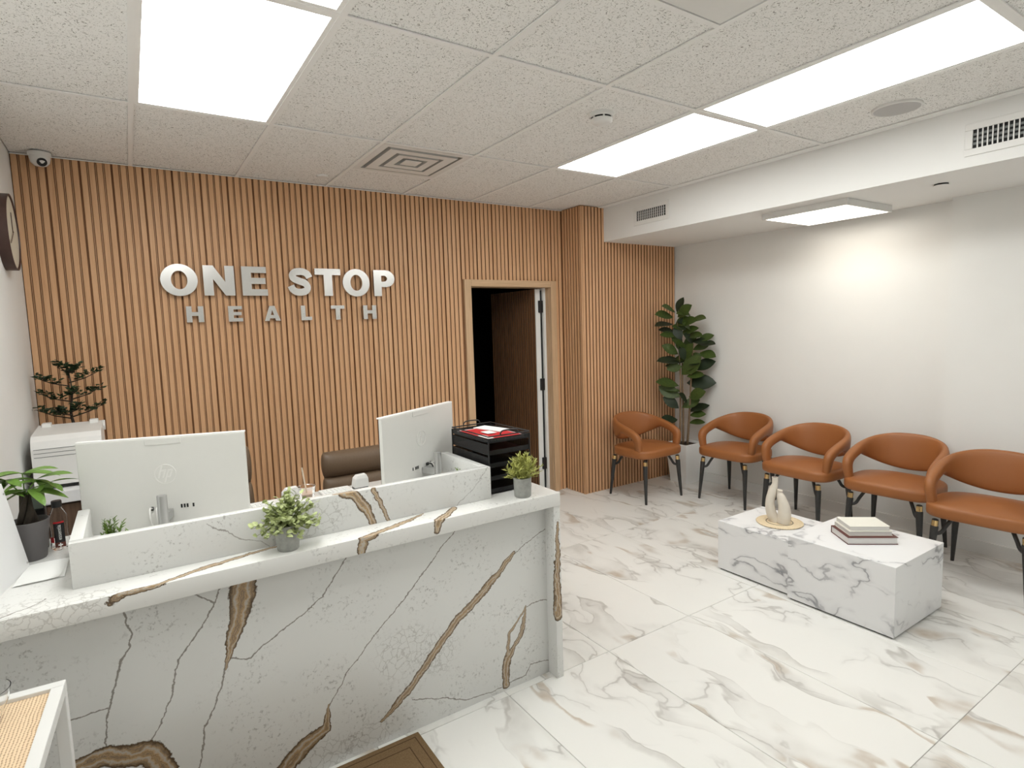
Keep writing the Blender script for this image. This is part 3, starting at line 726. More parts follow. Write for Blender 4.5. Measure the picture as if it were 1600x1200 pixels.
# ------------------------------------------------------------------ computers
def monitor(pa, pb, zlo, zhi, label, post_u, mirror):
    a = Vector((pa[0],pa[1],0)); b = Vector((pb[0],pb[1],0)); w = (b-a).length; ang = math.atan2(b.y-a.y, b.x-a.x); mid = (a+b)/2
    t = thing('computer_monitor', (mid.x, mid.y, zt), label, 'monitor', rz=ang)       # local: x along width, -y = shell facing the visitor
    z0, z1 = zlo-zt, zhi-zt
    sh = MB().rbox((-w/2,-0.002,z0),(w/2,0.016,z1),0.003).build('shell', mMon, t)
    MB().rbox((-w/2-0.001,-0.001,z1-0.002),(w/2+0.001,0.024,z1+0.004),0.001).build('top_edge', mMonEdge, t)
    MB().rbox((-w/2+0.004,0.016,z0+0.004),(w/2-0.004,0.020,z1-0.004),0.001).build('screen', mScreen, t)
    zc = z0 + (z1-z0)*0.60; u = 0.0
    lo = MB().lathe([(0.034,0.0),(0.034,0.0016),(0.037,0.0016),(0.037,0.0)], 40); lo.v = [(x+u, -0.002-z, y+zc) for x, y, z in lo.v]
    em = lo.build('emblem', mLogo, t)
    sk = 0.30
    def stroke(pts, nm='emblem_letter'):
        m = MB(); n = len(pts)
        m.add([(u+x+sk*y, -0.0036, zc+y) for x, y in pts]+[(u+x+sk*y, -0.002, zc+y) for x, y in pts], [tuple(range(n)), tuple(range(2*n-1,n-1,-1))]+[(i,n+i,n+(i+1)%n,(i+1)%n) for i in range(n)])
        return m.build(nm, mLogo, em)
    stroke([(-0.022,-0.014),(-0.022,0.032),(-0.016,0.032),(-0.016,0.017),(-0.003,0.017),(-0.001,0.014),(-0.001,-0.014),(-0.007,-0.014),(-0.007,0.011),(-0.016,0.011),(-0.016,-0.014)])
    stroke([(0.004,-0.032),(0.004,0.017),(0.020,0.017),(0.022,0.014),(0.022,-0.011),(0.020,-0.014),(0.010,-0.014),(0.010,-0.008),(0.016,-0.008),(0.016,0.011),(0.010,0.011),(0.010,-0.032)])
    MB().rbox((-0.06,-0.0045,z1-0.024),(0.06,-0.002,z1-0.001),0.001).build('camera_cover', mMon, t)
    # stand
    MB().cyl((post_u,-0.085,0.0),(post_u,-0.085,0.178),0.0165,n=24).build('stand_post', mSteel, t, angle=40)
    MB().rbox((post_u-0.012,-0.085,0.075),(post_u+0.012,-0.002,0.105),0.002).build('stand_arm', mSteel, t)
    MB().rbox((post_u-0.07,-0.115,0.0),(post_u+0.07,0.07,0.010),0.003).build('stand_base', mSteel, t)
    s = -1 if mirror else 1
    for k, du in enumerate((0.040,0.050,0.060,0.080)):
        MB().box((post_u+s*du-0.003,-0.0032,0.104),(post_u+s*du+0.003,-0.0018,0.118)).build('port', mBlack, t)
    MB().lathe([(0.001,0.0),(0.0028,0.0)], 12)
    for k, (du, m_) in enumerate(((-0.058, mWhitePl),(-0.036, mWhitePl),(-0.026, mBlack))):
        x = post_u+s*du
        MB().rbox((x-0.004,-0.008,0.104),(x+0.004,-0.0018,0.118),0.001).build('port', mBlack, t)
        MB().tube(cat_rom([(x,-0.008,0.113),(x,-0.03,0.116),(x+s*0.004,-0.045,0.09),(x+s*0.014,-0.05,0.04),(x+s*0.022,-0.05,0.004)],5), 0.0032, 8).build('cable', m_, t, smooth=True)
    return t
monitor((-0.285,-1.865),(0.247,-2.035),0.905,1.246,'wide white monitor at the end of the desk near the printer, back turned', 0.005, False)
monitor((0.765,-2.115),(1.245,-1.835),0.915,1.246,'white monitor turned at an angle beside the black paper trays', 0.005, True)

# small things behind the ledge
t = thing('white_device', (0.770,-1.775,zt), 'small white rounded desk device on a dark foot behind the ledge', 'device')
MB().rbox((-0.032,-0.025,0.0),(0.032,0.025,0.012),0.003).build('foot', mBlack, t)
MB().loft([[(-0.033,-0.028,0.012),(0.034,-0.028,0.012),(0.034,0.028,0.012),(-0.033,0.028,0.012)],[(-0.027,-0.024,0.052),(0.033,-0.024,0.052),(0.033,0.024,0.052),(-0.027,0.024,0.052)],[(-0.015,-0.018,0.066),(0.027,-0.018,0.068),(0.027,0.018,0.068),(-0.015,0.018,0.066)]]).build('body', mWhitePl, t)
def keyboard(x0, x1, y0, y1, label, rz=0):
    t = thing('keyboard', ((x0+x1)/2,(y0+y1)/2,zt), label, 'keyboard', rz=rz); a=(x1-x0)/2; b=(y1-y0)/2
    MB().rbox((-a,-b,0.0),(a,b,0.014),0.004).build('body', mWhitePl, t)
    ks = MB().rbox((-0.007,-0.006,0.0),(0.007,0.006,0.004),0.001).mesh('key', mPaper)
    nx = int(2*a/0.018)-1
    for r in range(4):
        for k in range(nx):
            o = link(bpy.data.objects.new('key', ks), t); o.location = (-a+0.018+k*0.018, -b+0.018+r*0.020, 0.0135)
keyboard(0.585,0.725,-1.84,-1.73,'slim white keyboard on the counter beside the small white device')
keyboard(0.275,0.400,-1.86,-1.75,'slim white keyboard on the counter next to the monitor near the printer')
t = thing('white_dispenser', (0.448,-1.79,zt), 'rounded white desk item beside the clear cup', 'device')
MB().loft([[(-0.034,-0.02,0.0),(0.034,-0.02,0.0),(0.034,0.02,0.0),(-0.034,0.02,0.0)],[(-0.032,-0.02,0.045),(0.034,-0.02,0.048),(0.034,0.02,0.048),(-0.032,0.02,0.045)],[(-0.016,-0.017,0.064),(0.03,-0.017,0.066),(0.03,0.017,0.066),(-0.016,0.017,0.064)]]).build('body', mWhitePl, t)
MB().rbox((-0.02,-0.022,0.01),(0.02,-0.02,0.03),0.0008).build('front_panel', mMonEdge, t)
t = thing('drink_cup', (0.500,-1.88,zt), 'clear plastic cup with pale straw behind the bushy plant', 'cup')
MB().lathe([(0.001,0.0),(0.026,0.0),(0.028,0.004),(0.036,0.082),(0.0375,0.084),(0.0375,0.081),(0.0345,0.080),(0.0265,0.005),(0.001,0.003)], 28).build('cup_body', mCupGlass, t, angle=50)
MB().lathe([(0.001,0.005),(0.026,0.005),(0.031,0.050),(0.001,0.050)], 24).build('drink', simple('milky_drink', (0.62,0.50,0.42), 0.3), t, angle=50)
MB().cyl((0.004,0,0.01),(-0.014,0.004,0.165),0.0032,n=8).build('straw', simple('pale_straw', (0.78,0.66,0.52), 0.4), t)

# ------------------------------------------------------------------ plants
def leaf_verts(L, W, fold=0.25, droop=0.25, n=6, wide=0.45):
    vs = []; fs = []
    for i in range(n+1):
        u = i/n; w = W*0.5*(math.sin(PI*u**(0.75 if wide < 0.5 else 1.15)))**0.8 if 0 < u < 1 else 0.0008
        z = -droop*L*u*u
        vs += [(L*u, -w, z+fold*w), (L*u, 0, z), (L*u, w, z+fold*w)]
    for i in range(n):
        a = i*3; fs += [(a,a+3,a+4,a+1),(a+1,a+4,a+5,a+2)]
    return vs, fs
def orient(base, tip, roll=0.0, up=(0,0,1)):
    b = Vector(base); d = (Vector(tip)-b); x = d.normalized(); up = Vector(up)
    y = up.cross(x)
    if y.length < 1e-3: y = Vector((0,1,0))
    y.normalize(); z = x.cross(y); m = Matrix((x,y,z)).transposed() @ Matrix.Rotation(roll, 3, 'X')
    r = m.to_4x4(); r.translation = b; return r
def concrete_pot(t, r0, r1, h):
    MB().lathe([(0.001,0.0),(r0-0.003,0.0),(r0,0.004),(r1,h),(r1-0.005,h+0.001),(r1-0.007,h-0.012),(0.001,h-0.014)], 32).build('pot', mConcrete, t, angle=45)
    MB().lathe([(r1-0.0075,h-0.013),(0.001,h-0.008)], 20).build('soil', mSoil, t)
# bushy round leaved plant
t = thing('potted_plant', (0.312,-2.372,zt), 'bushy plant with small round pale green leaves in concrete pot', 'potted plant')
concrete_pot(t, 0.036, 0.042, 0.088)
rnd = random.Random(3); m = MB(); st = MB()
lv, lf = leaf_verts(0.022, 0.0165, 0.15, 0.1, 4)
for k in range(120):
    th = rnd.uniform(0, 2*PI); el = rnd.uniform(-0.15, 1.45); Ls = rnd.uniform(0.065, 0.122)
    d = Vector((math.cos(th)*math.cos(el), math.sin(th)*math.cos(el)*0.62, math.sin(el)*0.95))
    if d.y > 0: d.y *= 0.45
    b = Vector((0,0,0.078)); tip = b + d*Ls + Vector((0,0,0.014-0.03*(1-el/1.45)))
    mid = (b+tip)/2 + Vector((0,0,0.012)); st.tube([b, mid, tip], [0.0014,0.0011,0.0007], 4)
    for q in range(6):
        f = 0.42+0.58*q/5; p = b.lerp(mid, f*2) if f < 0.5 else mid.lerp(tip, (f-0.5)*2)
        az = rnd.uniform(0, 2*PI); dv = (d*0.5 + Vector((math.cos(az), math.sin(az), rnd.uniform(-0.2,0.7)))).normalized()
        if dv.y > 0 and p.y > 0.02: dv.y = -dv.y
        M4 = orient(p, p+dv, rnd.uniform(-1,1)); s = rnd.uniform(0.7,1.1)
        m.add([M4 @ (Vector(v)*s) for v in lv], lf)
tag(m.build('foliage', mEuc, t), kind='stuff'); tag(st.build('stems', simple('green_stem', (0.20,0.24,0.08), 0.6), t), kind='stuff')
# spiky sprig plants
def sprigs(t, z0, R_, Hh, n, mat, rnd, spread=1.0, yk=1.0):
    m = MB(); lv, lf = leaf_verts(0.015, 0.0042, 0.2, 0.15, 2)
    for k in range(n):
        th = rnd.uniform(0, 2*PI); el = rnd.uniform(0.12, 1.5); Ls = rnd.uniform(0.6, 1.0)
        d = Vector((math.cos(th)*math.cos(el)*R_*spread, math.sin(th)*math.cos(el)*R_*yk, math.sin(el)*Hh))*Ls
        if d.y > 0: d.y *= 0.8
        b = Vector((0,0,z0)); m.tube([b, b+d*0.5+Vector((0,0,0.006)), b+d], [0.0012,0.001,0.0006], 4)
        for q in range(16):
            f = 0.35+0.65*q/15; p = b+d*f+Vector((0,0,0.006*(1-abs(2*f-1)))); az = rnd.uniform(0, 2*PI)
            dv = (d.normalized()*0.8+Vector((math.cos(az),math.sin(az),rnd.uniform(-0.1,0.8)))).normalized()
            M4 = orient(p, p+dv, rnd.uniform(-1,1)); s = rnd.uniform(0.7,1.2); m.add([M4 @ (Vector(v)*s) for v in lv], lf)
    return tag(m.build('foliage', mat, t), kind='stuff')
t = thing('potted_sprig', (1.300,-2.372,zt), 'spiky yellow green sprig plant in concrete pot at the desk corner', 'potted plant')
concrete_pot(t, 0.037, 0.040, 0.085); sprigs(t, 0.072, 0.098, 0.125, 130, mSprig, random.Random(5))
for (x, y, hh, rr, n, lab) in ((-0.190,-2.205,0.135,0.062,40,'low green artificial sprigs inside the ledge in front of the monitor'),(1.085,-2.20,0.085,0.05,14,'small low sprig plant inside the ledge corner beside the stand post')):
    t = thing('planter_sprigs', (x,y,zt), lab, 'plant')
    MB().rbox((-0.05,-0.025,0.0),(0.05,0.025,0.05),0.004).build('pot', mWhitePl, t)
    sprigs(t, 0.048, rr, hh, n, mGrass, random.Random(int(hh*1000)), 1.0, 0.5)
# money tree
t = thing('money_tree', (-0.432,-1.905,zt), 'leafy bright green plant with thick trunk in tall grey pot', 'potted plant')
MB().lathe([(0.001,0.0),(0.040,0.0),(0.043,0.004),(0.060,0.135),(0.056,0.136),(0.054,0.12),(0.001,0.118)], 32).build('pot', mGreyPot, t, angle=45)
MB().lathe([(0.055,0.121),(0.001,0.126)], 20).build('soil', mSoil, t)
tk = MB(); rnd = random.Random(11)
for k in range(4):
    a = k*PI/2
    tk.tube([(0.020*math.cos(a),0.020*math.sin(a),0.115),(0.014*math.cos(a+0.9),0.014*math.sin(a+0.9),0.17),(0.010*math.cos(a+2),0.010*math.sin(a+2),0.225)], [0.015,0.010,0.006], 8)
tk.build('trunk', mBarkD, t, smooth=True)
lv, lf = leaf_verts(1.0, 0.34, 0.3, 0.22, 7, 0.6); lm = MB().add(lv, lf).mesh('leaf', mMoney, True)
fans = [((0.00,0,0.30),0.10),((0.035,-0.01,0.275),0.10),((-0.045,0.0,0.285),0.085),((0.01,-0.02,0.245),0.105),((0.065,0.0,0.255),0.075),((-0.06,-0.01,0.245),0.08)]
for fi, (p, Ls) in enumerate(fans):
    MB().tube([(0,0,0.215),((p[0])*0.4,p[1]*0.4,0.245),p],[0.003,0.0022,0.0018],6).build('stalk', mMoney, t, smooth=True)
    for k in range(5):
        a = rnd.uniform(0,0.6)+k*2*PI/5; o = link(bpy.data.objects.new('leaf', lm), t)
        tip = Vector(p)+Vector((math.cos(a)*0.9, math.sin(a)*0.5, rnd.uniform(-0.45,0.25)))
        o.matrix_local = orient(p, tip, rnd.uniform(-0.3,0.3)) @ Matrix.Scale(Ls*rnd.uniform(0.9,1.2), 4)
        tx = o.matrix_local @ Vector((1,0,-0.2))
        if tx.x < -0.145: o.matrix_local = orient(p, Vector(p)+Vector((-0.3,-0.8,-0.2)), 0) @ Matrix.Scale(Ls*0.8, 4)
# bonsai behind the printer
t = thing('bonsai_tree', (-0.405,-0.22,zt), 'small dark green tiered tree behind the white printer', 'potted plant')
MB().lathe([(0.001,0.0),(0.055,0.0),(0.07,0.14),(0.066,0.14),(0.06,0.12),(0.001,0.118)], 28).build('pot', mGreyPot, t, angle=45)
tk = MB(); tk.tube(cat_rom([(0,0,0.11),(0.012,0,0.20),(-0.006,0.004,0.32),(0.01,0,0.45),(0.0,0,0.60)],5), [0.012-0.010*i/20 for i in range(21)], 7)
fo = MB(); rnd = random.Random(21); lv, lf = leaf_verts(0.030, 0.017, 0.2, 0.1, 3)
def branch(p0, d, Ls, nl):
    p0 = Vector(p0); d = Vector(d).normalized(); p1 = p0+d*Ls*0.5; p2 = p0+d*Ls+Vector((0,0,0.018))
    tk.tube([p0,p1,p2],[0.004,0.003,0.0015],5)
    for q in range(nl):
        f = 0.25+0.75*rnd.random(); p = p0.lerp(p2,f)+Vector((rnd.uniform(-.014,.014),rnd.uniform(-.02,.02),rnd.uniform(-0.006,0.022)))
        a = rnd.uniform(0,2*PI); M4 = orient(p, p+Vector((math.cos(a),math.sin(a),rnd.uniform(0,0.9))), rnd.uniform(-1,1)); fo.add([M4 @ (Vector(v)*rnd.uniform(.7,1.2)) for v in lv], lf)
for z, Ls, ang in ((0.30,0.17,0.25),(0.29,0.165,PI-0.2),(0.33,0.12,-1.3),(0.31,0.12,PI+1.2),(0.40,0.16,0.35),(0.39,0.14,PI-0.1),(0.42,0.10,-1.4),(0.48,0.15,PI+0.15),(0.50,0.15,0.15),(0.53,0.06,PI/2),(0.56,0.06,-0.8),(0.57,0.05,2.4)):
    up = 0.28 if abs(math.cos(ang)) > 0.7 else 0.15
    branch((0,0,z), (math.cos(ang), math.sin(ang)*0.6, up), Ls*1.05, 48)
tk.build('trunk', mBarkD, t, smooth=True); tag(fo.build('foliage', mBonsai, t), kind='stuff')
# corner fiddle-leaf fig
PB = (4.52,-0.55)
t = thing('fig_tree', (PB[0],PB[1],0), 'tall fig tree with big dark leaves in tapered white planter', 'potted plant')
m = MB(); b0, b1, hz = 0.098, 0.132, 0.40
sq = lambda a, z: [(-a,-a,z),(a,-a,z),(a,a,z),(-a,a,z)]
m.loft([sq(b0,0), sq(b1,hz), sq(b1-0.014,hz), sq(b1-0.017,hz-0.025)], caps=False); m.add(sq(b0,0), [(0,1,2,3)]); m.build('planter', simple('white_planter', (0.90,0.90,0.885), 0.35, var=0.01), t)
MB().box((-b1+0.016,-b1+0.016,hz-0.05),(b1-0.016,b1-0.016,hz-0.02)).build('soil', mSoil, t)
nx, ny = 0.762, 0.647; sx, sy = ny, -nx
def fp(s, z, dep=0.0): return Vector((4.48-PB[0]+sx*s+nx*dep, -0.56-PB[1]+sy*s+ny*dep, z))
trunks = [((-0.029,0.37,-0.02),(-0.022,1.12,-0.01),(-0.05,1.62,0.0)),((0.004,0.37,0.02),(0.0,1.0,0.02),(-0.008,1.42,0.02)),((0.044,0.37,0.0),(0.084,1.12,-0.02),(0.10,1.40,-0.03))]
for a,b,c_ in trunks:
    MB().tube(cat_rom([fp(*a),fp((a[0]+b[0])/2+0.004,(a[1]+b[1])/2,a[2]),fp(*b),fp(*c_)],4), [0.0125-0.007*i/12 for i in range(13)], 8).build('trunk', mBark, t, smooth=True)
LV = [(-0.066,1.707,-0.165,1.772),(-0.053,1.706,-0.02,1.797),(-0.086,1.66,-0.226,1.699),(-0.047,1.658,0.058,1.759),(-0.047,1.59,0.104,1.629),(-0.086,1.591,-0.233,1.596),(-0.073,1.515,-0.207,1.547),(-0.021,1.493,0.123,1.551),(-0.06,1.474,-0.147,1.49),(0.032,1.472,0.162,1.482),(0.143,1.421,0.272,1.476),(0.163,1.387,0.279,1.402),(-0.041,1.295,-0.167,1.38),(0.006,1.376,0.11,1.456),(0.097,1.333,0.208,1.372),(0.163,1.305,0.282,1.283),(-0.034,1.212,-0.208,1.249),(-0.021,1.128,-0.141,1.185),(-0.008,1.087,0.137,1.251),(0.097,1.141,0.273,1.221),(0.038,1.073,0.176,1.099),(-0.035,0.975,-0.223,1.029),(-0.022,0.864,-0.203,0.962),(0.038,1.003,0.273,1.019),(0.058,0.864,0.183,0.927),(-0.035,0.751,-0.163,0.856),(-0.009,0.759,0.137,0.834),(0.058,0.71,0.229,0.782),(0.064,0.675,0.17,0.695),(0.058,0.598,0.177,0.614),(-0.049,0.632,-0.184,0.651),(-0.008,1.225,0.071,1.375),(0.018,1.114,0.124,1.21),(-0.073,1.57,0.006,1.636),(-0.008,1.431,-0.06,1.542),(0.019,1.307,-0.034,1.418),(0.032,1.225,-0.008,1.335),(0.097,1.402,0.032,1.485),(-0.008,0.92,-0.102,0.934),(0.045,0.808,-0.008,0.892)]
_r = random.Random(9)
for _k in range(16):
    _a = _r.uniform(-0.06,0.10); _b = _r.uniform(1.15,1.68); _s = _r.choice((-1,1)); LV.append((_a,_b,_a+_s*_r.uniform(0.05,0.13),_b+_r.uniform(-0.02,0.10)))
lv, lf = leaf_verts(1.0, 0.58, 0.22, 0.10, 8, 0.6)
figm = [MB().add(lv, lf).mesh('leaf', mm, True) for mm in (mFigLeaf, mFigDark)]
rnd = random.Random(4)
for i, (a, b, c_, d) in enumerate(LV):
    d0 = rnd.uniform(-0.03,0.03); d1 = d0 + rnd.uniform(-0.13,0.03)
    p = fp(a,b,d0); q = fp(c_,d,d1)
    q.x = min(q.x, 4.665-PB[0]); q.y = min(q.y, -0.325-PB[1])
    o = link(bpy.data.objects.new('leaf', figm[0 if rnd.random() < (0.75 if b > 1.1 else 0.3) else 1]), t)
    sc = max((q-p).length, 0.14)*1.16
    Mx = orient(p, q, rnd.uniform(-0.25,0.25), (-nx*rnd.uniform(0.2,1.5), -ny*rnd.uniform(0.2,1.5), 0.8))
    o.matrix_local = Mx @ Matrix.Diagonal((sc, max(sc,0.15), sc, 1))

# ------------------------------------------------------------------ waiting chairs
def make_chair():
    t = thing('waiting_chair', (0,0,0), 'tan leather chair', 'chair')
    # seat: superellipse outline with a domed top
    rings = []
    def outline(k, z, f=0.0):
        P = []
        for i in range(40):
            a = 2*PI*i/40; ca, sa = math.cos(a), math.sin(a)
            e = 0.42 if sa < 0 else 0.72
            x = math.copysign(abs(ca)**e, ca)*(0.280-f); y = math.copysign(abs(sa)**e, sa)*(0.242-f)
            y += 0.0
            P.append((x*k, y*k-0.010, z + 0.010*(1-k) if k < 1 else z))
        return P
    for k, z, f in ((0.0001,0.402,0),(0.90,0.402,0),(0.965,0.405,0),(0.993,0.414,0),(1.0,0.428,0),(1.0,0.455,0),(0.993,0.468,0),(0.965,0.477,0),(0.88,0.482,0),(0.5,0.487,0),(0.0001,0.488,0)):
        rings.append(outline(k, z, f))
    MB().loft(rings, caps=False).build('seat', mLeather, t, smooth=True)
    # backrest flowing into the arms
    half = [((0,0.255,0.765),(0,0.222,0.505),0.022),((0.085,0.248,0.762),(0.080,0.215,0.511),0.022),((0.160,0.222,0.751),(0.155,0.193,0.530),0.023),((0.216,0.172,0.735),(0.210,0.150,0.558),0.025),
            ((0.246,0.105,0.716),(0.240,0.092,0.588),0.027),((0.258,0.035,0.697),(0.253,0.030,0.614),0.029),((0.261,-0.045,0.675),(0.256,-0.030,0.604),0.030),((0.261,-0.118,0.650),(0.257,-0.080,0.588),0.030),
            ((0.260,-0.174,0.618),(0.256,-0.112,0.570),0.030),((0.257,-0.197,0.575),(0.254,-0.124,0.545),0.029),((0.250,-0.197,0.515),(0.248,-0.127,0.510),0.027),((0.238,-0.190,0.450),(0.237,-0.127,0.450),0.022)]
    full = [((-u[0],u[1],u[2]),(-l[0],l[1],l[2]),w) for u,l,w in half[::-1]] + half[1:]
    flat = cat_rom([u+l+(w,) for u,l,w in full], 4)
    rings = []
    for i, s in enumerate(flat):
        U = Vector(s[0:3]); Lw = Vector(s[3:6]); w = s[6]
        a = flat[max(i-1,0)]; b = flat[min(i+1,len(flat)-1)]
        tg = ((Vector(b[0:3])+Vector(b[3:6]))-(Vector(a[0:3])+Vector(a[3:6]))).normalized()
        h = (U-Lw)/2; c0 = (U+Lw)/2; nrm = tg.cross(h.normalized()).normalized()
        rg = []
        for k in range(20):
            an = 2*PI*k/20; ca, sa = math.cos(an), math.sin(an)
            rg.append(tuple(c0 + h*math.copysign(abs(ca)**0.75, ca) + nrm*w*math.copysign(abs(sa)**0.8, sa)))
        rings.append(rg)
    MB().loft(rings).build('backrest', mLeather, t, smooth=True)
    for sx_ in (-1,1):
        for sy_ in (-1,1):
            top = Vector((sx_*0.210, -0.010+sy_*0.195, 0.376)); bot = Vector((sx_*0.232, -0.004+sy_*0.229, 0.0))
            lg = MB().tube([bot, bot.lerp(top,0.5), top.lerp(bot,0.10), top.lerp(bot,0.085)], [0.0105,0.0165,0.0215,0.0195], 14).build('leg', mBlackLeg, t, angle=40)
            MB().tube([top.lerp(bot,0.088), top+(top-bot)*0.006], [0.0182,0.0182], 14).build('collar', mGold, lg)
            MB().tube([top+(top-bot)*0.006, top+(top-bot)*0.022, top+(top-bot)*0.030], [0.0172,0.0160,0.006], 14).build('leg_cap', mBlackLeg, lg)
            p0 = top.lerp(bot,0.22); inn = Vector((-sx_*0.7,-sy_*0.55,0))
            MB().tube(cat_rom([tuple(p0), tuple(p0+inn*0.045+Vector((0,0,0.012))), tuple(p0+inn*0.075+Vector((0,0,0.055))), tuple(p0+inn*0.12+Vector((0,0,0.105))), tuple(p0+inn*0.20+Vector((0,0,0.118)))],4), 0.011, 10).build('bracket', mBlackLeg, t, smooth=True)
    MB().rbox((-0.13,-0.13,0.398),(0.13,0.13,0.410),0.003).build('seat_plate', mBlackLeg, t)
    return t
proto = make_chair()
spots = [((3.865,-0.635),0.0,'tan leather armchair with its back to the oak slats, beside the planter'),
         ((4.395,-1.250),-PI/2+0.03,'tan leather armchair on the other side of the fig planter, against the white wall'),
         ((4.285,-1.960),-PI/2-0.03,'tan leather armchair behind the vase, second along the white wall'),
         ((4.290,-2.595),-PI/2+0.05,'tan leather armchair behind the books, third along the white wall'),
         ((4.095,-3.182),-PI/2+0.07,'tan leather armchair nearest the viewer, cut by the picture edge')]
for i, ((x, y), rz, lab) in enumerate(spots):
    o = proto if i == 0 else copy_tree(proto)
    o.location = (x, y, 0); o.rotation_euler = (0,0,rz); o['label'] = lab; o['group'] = 'tan leather waiting chairs'

# ------------------------------------------------------------------ coffee table and what stands on it
ct = thing('coffee_table', (3.24,-2.88,0), 'low white marble coffee table of two telescoping blocks', 'coffee table')
def shell(lo, hi, nm):
    o = (3.24,-2.88,0); lo = tuple(a-b for a,b in zip(lo,o)); hi = tuple(a-b for a,b in zip(hi,o))
    b = MB().rbox((lo[0],lo[1],0.010),hi,0.0015).build(nm, mTable, ct)
    MB().box((lo[0]+0.012,lo[1]+0.012,0.0),(hi[0]-0.012,hi[1]-0.012,0.012)).build('shadow_base', mBlack, b)  # recessed base coloured black as the shadow line under the block
shell((2.970,-3.162,0),(3.520,-2.600,0.375),'outer_block')
shell((3.005,-2.599,0),(3.480,-2.100,0.324),'inner_block')
zi = 0.3245
t = thing('round_placemat', (3.268,-2.362,zi), 'round woven straw mat under the vase', 'placemat')
MB().lathe([(0.001,0.0),(0.135,0.0),(0.138,0.003),(0.135,0.006),(0.001,0.006)], 48).build('weave', mDoily, t, angle=50)
for r in (0.078,):
    MB().lathe([(r+0.003*math.cos(a),0.006+0.002*math.sin(a)) for a in [2*PI*k/8 for k in range(8)]], 48, closed=True).build('braid', simple('dark_braid', (0.20,0.17,0.12), 0.7), t, smooth=True)
MB().lathe([(0.134+0.005*math.cos(a),0.005+0.003*math.sin(a)) for a in [2*PI*k/8 for k in range(8)]], 48, closed=True).build('rim_braid', mDoily, t, smooth=True)
t = thing('ceramic_vase', (3.262,-2.352,zi+0.0085), 'cream ceramic vase of two entwined curved bottles on straw mat', 'vase')
ux, uy = 0.62, -0.78       # direction across the picture
def vp(u, z, d=0.0): return (ux*u+0.78*d, uy*u+0.62*d, z)
def taper(keys, sub=6):
    r = []
    for a_, b_ in zip(keys, keys[1:]): r += [a_+(b_-a_)*k/sub for k in range(sub)]
    return r+[keys[-1]]
MB().tube(cat_rom([vp(-0.010,0.0),vp(-0.036,0.05),vp(-0.046,0.12),vp(-0.032,0.19),vp(-0.018,0.24),vp(-0.018,0.285)],6), taper([0.034,0.031,0.027,0.027,0.0175,0.0185]), 24).build('tall_bottle', mVase, t, angle=50)
MB().tube([vp(-0.018,0.284),vp(-0.018,0.2862)],[0.015,0.015],20).build('mouth', simple('vase_mouth_shadow', (0.20,0.16,0.14), 0.8), t)
MB().tube(cat_rom([vp(0.030,0.0,-0.03),vp(0.036,0.05,-0.03),vp(0.034,0.10,-0.026),vp(0.018,0.16,-0.02),vp(0.008,0.19,-0.015),vp(0.010,0.207,-0.015)],6), taper([0.038,0.039,0.035,0.025,0.0155,0.018]), 24).build('short_bottle', mVase, t, angle=50)
def book(z, th, w, d, cx, cy, rz, cover, label, hard=True):
    t = thing('book', (cx, cy, z), label, 'book', 'books on the coffee table', rz=rz)
    cth = 0.0025 if hard else 0.001
    MB().box((-w/2,-d/2,0),(w/2,d/2,cth)).build('back_cover', cover, t)
    MB().box((-w/2,-d/2,th-cth),(w/2,d/2,th)).build('front_cover', cover, t)
    MB().box((-w/2,d/2-0.003,cth),(w/2,d/2,th-cth)).build('spine', cover, t)
    MB().box((-w/2+0.004,-d/2+0.004,cth),(w/2-0.004,d/2-0.003,th-cth)).build('pages', mPages, t)
brz = math.atan2(-3.03+2.871, 3.30-3.096)
ex = Vector((math.cos(brz), math.sin(brz))); ey = Vector((-ex.y, ex.x))
c0 = Vector((3.096,-2.871)) + ex*0.128 + ey*0.098
book(0.3755, 0.040, 0.262, 0.198, c0.x, c0.y, brz, mMaroon, 'thick maroon book at the bottom of the stack')
c1 = c0 + ex*0.002 + ey*0.012
book(0.4160, 0.024, 0.228, 0.172, c1.x, c1.y, brz, mCream, 'white book in the middle of the stack', False)
c2 = c1 + ex*0.000 + ey*0.004
book(0.4405, 0.024, 0.210, 0.160, c2.x, c2.y, brz-0.01, mCream, 'cream covered book on top of the stack', False)

# ------------------------------------------------------------------ paper trays
t = thing('paper_trays', (1.306,-2.095,zt), 'stack of black mesh letter trays holding red and white papers', 'letter tray')
a, b = 0.110, 0.172; lev = [0.004,0.062,0.120,0.178,0.232]
mMesh = NT('black_wire_mesh'); 
_o = mMesh.tc.outputs['Object']; _s = mMesh.n.new('ShaderNodeSeparateXYZ'); mMesh.L.new(_o, _s.inputs[0])
_g = mMesh.math('MAXIMUM', mMesh.math('MAXIMUM', mMesh.math('GREATER_THAN', mMesh.math('SINE', mMesh.math('MULTIPLY', mMesh.math('ADD', _s.outputs[0], _s.outputs[1]), 1500)), 0.1), mMesh.math('GREATER_THAN', mMesh.math('SINE', mMesh.math('MULTIPLY', _s.outputs[2], 1500)), 0.1)), 0.0)
mMesh.color((0.012,0.012,0.013)); mMesh.set(rough=0.45); mMesh.L.new(_g, mMesh.b.inputs['Alpha']); mMesh = mMesh.m
